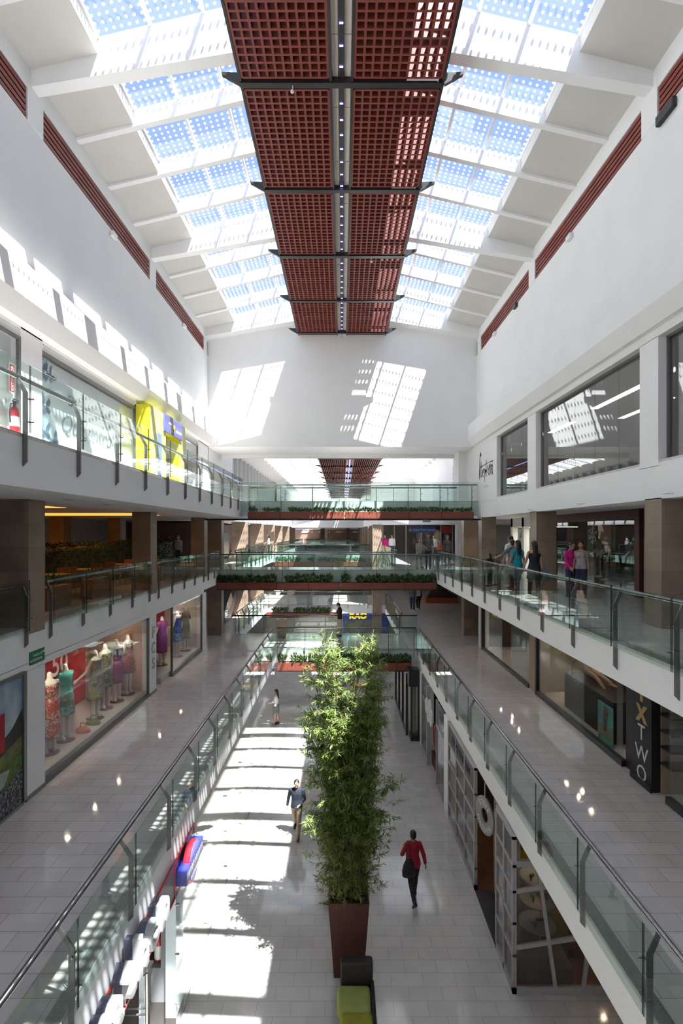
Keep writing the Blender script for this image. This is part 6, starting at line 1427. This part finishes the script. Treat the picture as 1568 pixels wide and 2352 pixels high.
p, i = person('person in jeans mostly hidden behind the bamboo planter', (-.10, 12.75, 0), 100, 1.6, top=BLK, bottom=JEAN, shoe=mat('brown_shoe', (.09, .035, .025), .5), lh=16, rh=-6, lk_=4, rk=4, vox=.012)
# one level up
p, i = person('young man in black shirt looking at the phone in his hands', gp(780, 1456, 26.6, L1), 100, 1.69, top=BLK, sleeve='short', bottom=BEIGE, shoe=SHOE, hair='short', ls=28, le=75, lin=25, rs=28, re=75, rin=25, nod=32, la=6, ra=6, vox=.0105)
o = thing('phone', (i['lp'] + i['rp']) / 2, 'phone held by the young man in black', 'phone'); q = (i['lp'] + i['rp']) / 2
m = MB(); m.bbox(q.x - .05, q.x + .03, q.y - .05, q.y + .05, q.z + .01, q.z + .025, .005); m.build('case', GREY, o)
p, i = person('man in checked shirt and jeans walking beside a companion', gp(947, 1404, 34.95, L1), 170, 1.74, top=printed('check', (.10, .11, .15), (.25, .27, .32), (.05, .055, .09), 26), sleeve='short', bottom=JEAN, shoe=WSHOE, lh=10, rh=-10, rk=10, ls=5, rs=-5, vox=.012)
p, i = person('person in black carrying a pale printed bag beside the checked shirt', gp(960, 1402, 35.4, L1), 165, 1.66, female=True, top=BLK, bottom=BLK, shoe=WSHOE, lh=16, rh=-16, rk=12, hair='long', vox=.013)
o = thing('tote_bag', gp(960, 1375, 35.2, L1 + 1.0), 'pale printed tote bag held against the black clothes', 'bag'); x, y, z = gp(960, 1375, 35.15, L1 + .98)
m = MB(); m.bbox(x - .14, x + .16, y - .05, y + .05, z, z + .42, .03); m.build('bag_body', printed('tote', (.6, .6, .5), (.2, .3, .12), (.7, .7, .6), 12), o)
m = MB(); m.tube([(x - .08, y, z + .42), (x - .05, y, z + .6), (x + .07, y, z + .6), (x + .1, y, z + .42)], .012, 6); m.build('strap', LGREY, o)
# two levels up, on the bridge
p, i = person('man in grey shirt and dark cap leaning on the middle bridge railing', gp(983, 1308, 26.32, L2), 168, 1.79, top=GREY, sleeve='short', bottom=JEAN, shoe=SHOE, hair='cap', ls=4, le=20, rs=22, re=45, rin=30, lh=8, rh=-6, vox=.0105)
p, i = person('woman in grey dress standing close beside the man in the cap', gp(962, 1306, 26.75, L2), 200, 1.50, female=True, top=LGREY, sleeve='short', bottom=GREY, leg='shorts', hair='long', shoe=SHOE, lh=10, rh=-10, ls=20, le=30, rs=10, re=30, vox=.0105)
p, i = person('woman in dark jacket with a black bag at the bridge corner', gp(1027, 1306, 26.6, L2), 188, 1.68, female=True, top=GREY, bottom=JEAN, shoe=SHOE, hair='long', lh=12, rh=-12, rk=8, ls=6, rs=-4, vox=.0105)
shoulder_bag(i, 'l', 'black bag on the shoulder of the woman in the dark jacket', BAGB, (.32, .14, .40), .45, off=.2)
# group on the right gallery
def gal(px, X): return (X, X * F / (px - CX), L2)
p, i = person('small child nearest the railing with dark hair', gal(1124, 5.1), 30, 1.12, top=BLK, sleeve='short', bottom=BLK, hair='long', shoe=SHOE, vox=.013)
p, i = person('small child in grey top beside the railing', gal(1139, 5.4), 20, 1.10, top=GREY, sleeve='short', bottom=LGREY, hair='bun', shoe=SHOE, vox=.013)
p, i = person('person in white top behind the one with the backpack', gal(1172, 5.75), 30, 1.72, top=WHT, sleeve='short', bottom=LGREY, leg='shorts', shoe=WSHOE, ls=5, rs=40, re=10, vox=.012)
p, i = person('person with dark clothes and black backpack on the right gallery', gal(1176, 5.35), 20, 1.60, top=GREY, sleeve='short', bottom=BLK, hair='short', shoe=SHOE, lh=-12, rh=14, ls=50, le=20, la=15, vox=.011)
M_, t_ = i['M'], i['tor']; o = thing('backpack', M_(t_(0, -.19, 1.0)), 'black backpack worn on the right gallery', 'backpack')
m = MB(); m.loft([[M_(t_(p_.x, p_.y, p_.z)) for p_ in ering((0, -.18, z), .14 * w_, .085 * w_, 14)] for z, w_ in ((.98, .75), (1.02, 1), (1.25, 1), (1.36, .8), (1.4, .45))]); m.build('bag_body', BAGB, o, True)
for q in (-1, 1):
    m = MB(); m.tube([M_(t_(q * .09, -.13, 1.36)), M_(t_(q * .1, -.03, 1.455)), M_(t_(q * .1, .1, 1.36)), M_(t_(q * .12, .07, 1.1)), M_(t_(q * .1, -.13, 1.03))], .012, 6); m.build('strap', BAGB, o)
p, i = person('woman in teal top with a grey handbag on the right gallery', gal(1188, 5.15), 15, 1.60, female=True, top=TEAL, sleeve='cap', bottom=JEAN, shoe=SHOE, hair='long', lh=-10, rh=12, ls=6, le=16, la=14, rs=-6, re=14, ra=12, turn=35, vox=.010)
shoulder_bag(i, 'l', 'grey handbag of the woman in teal', noisy('grey_leather', (.24, .23, .22), (.3, .29, .28), 14, .5), (.40, .16, .34), .42, off=.27)
p, i = person('woman in black dress with a patterned bag on the right gallery', gal(1226, 5.25), 5, 1.60, female=True, top=BLK, sleeve='strap', bottom=BLK, leg='trousers', skirt=(BLK, .42, .15), shoe=SHOE, hair='long', ls=8, le=14, la=16, rs=-4, ra=10, lh=8, rh=-8, vox=.010)
shoulder_bag(i, 'r', 'patterned grey bag of the woman in black', printed('snakebag', (.10, .10, .10), (.25, .25, .25), (.16, .16, .16), 22), (.40, .16, .40), .50, off=.25)
p, i = person('woman in magenta cardigan facing the dark red storefront', gal(1309, 6.6), 200, 1.56, female=True, top=PINK, bottom=JEAN, shoe=SHOE, hair='long', ls=10, le=50, lin=30, rs=6, re=40, nod=25, vox=.011)
p, i = person('woman in pale vest and jeans beside the magenta cardigan', gal(1334, 6.85), 150, 1.60, female=True, top=LGREY, sleeve='strap', bottom=JEAN, shoe=SHOE, hair='short', nod=28, ls=6, rs=4, vox=.011)
# far people
p, i = person('distant person in magenta behind the far gallery railing', gp(884, 1280, 39, L2), 180, 1.62, female=True, top=PINK, bottom=JEAN, hair='long', vox=.016)
p, i = person('distant person in white top next to the magenta one', gp(900, 1280, 39.2, L2), 180, 1.64, top=WHT, bottom=JEAN, vox=.016)
p, i = person('distant woman in white blouse outside the blue photo sign', gp(996, 1270, 36.0, L2), 180, 1.62, female=True, top=WHT, bottom=GREY, hair='long', vox=.014)
p, i = person('distant child in orange shirt outside the blue photo sign', gp(1009, 1270, 36.4, L2), 180, 1.22, top=ORANGE, sleeve='short', bottom=JEAN, vox=.014)
p, i = person('distant woman in grey and pink at the left columns', gp(617, 1262, 42.5, L2), 90, 1.6, female=True, top=LGREY, bottom=JEAN, hair='long', vox=.016, ls=20, le=40)

for k, (x, y, t_) in enumerate(((-10.2, 29.4, WHT), (-9.75, 29.7, BLK), (-9.25, 29.5, LGREY))):
    person('distant diner in %s behind the far end of the hedge' % ['white', 'black', 'pale grey'][k], (x, y, L2), 60 + 50 * k, 1.66, top=t_, sleeve='short', bottom=JEAN, vox=.018)
SUN_S, SKY_S, EXPO = 14.5, .48, 1.36
# ================================================================ LIGHT, SKY, CAMERA
w = bpy.data.worlds.new('world'); sc.world = w; w.use_nodes = True
bg = w.node_tree.nodes['Background']; bg.inputs[0].default_value = (.40, .56, .98, 1); bg.inputs[1].default_value = SKY_S
sl = bpy.data.lights.new('sun', 'SUN'); sl.energy = SUN_S; sl.angle = R(.4); sl.color = (1, .98, .945)
so = bpy.data.objects.new('sun', sl); COL.objects.link(so); so.location = (8, -6, 40)
so.rotation_euler = Vector((-.33, .313, -1)).to_track_quat('-Z', 'Y').to_euler()
cam = bpy.data.cameras.new('camera'); co = bpy.data.objects.new('camera', cam); COL.objects.link(co); sc.camera = co
co.location = (0, 0, ZC); co.rotation_euler = (R(90), 0, 0)
cam.sensor_fit = 'HORIZONTAL'; cam.sensor_width = 36; cam.lens = F / 1568 * 36
cam.shift_x = (784 - CX) / 1568; cam.shift_y = (CY - 1176) / 1568
cam.clip_end = 400; cam.clip_start = .05
vs = sc.view_settings; vs.view_transform = 'Standard'; vs.look = 'None'; vs.gamma = 1; vs.use_curve_mapping = False; vs.exposure = EXPO
cy = sc.cycles
cy.max_bounces = 9; cy.diffuse_bounces = 5; cy.glossy_bounces = 4; cy.transmission_bounces = 4; cy.transparent_max_bounces = 24
cy.caustics_reflective = False; cy.caustics_refractive = False; cy.sample_clamp_indirect = 8
cy.use_denoising = True
try: cy.denoiser = 'OPENIMAGEDENOISE'
except Exception: pass
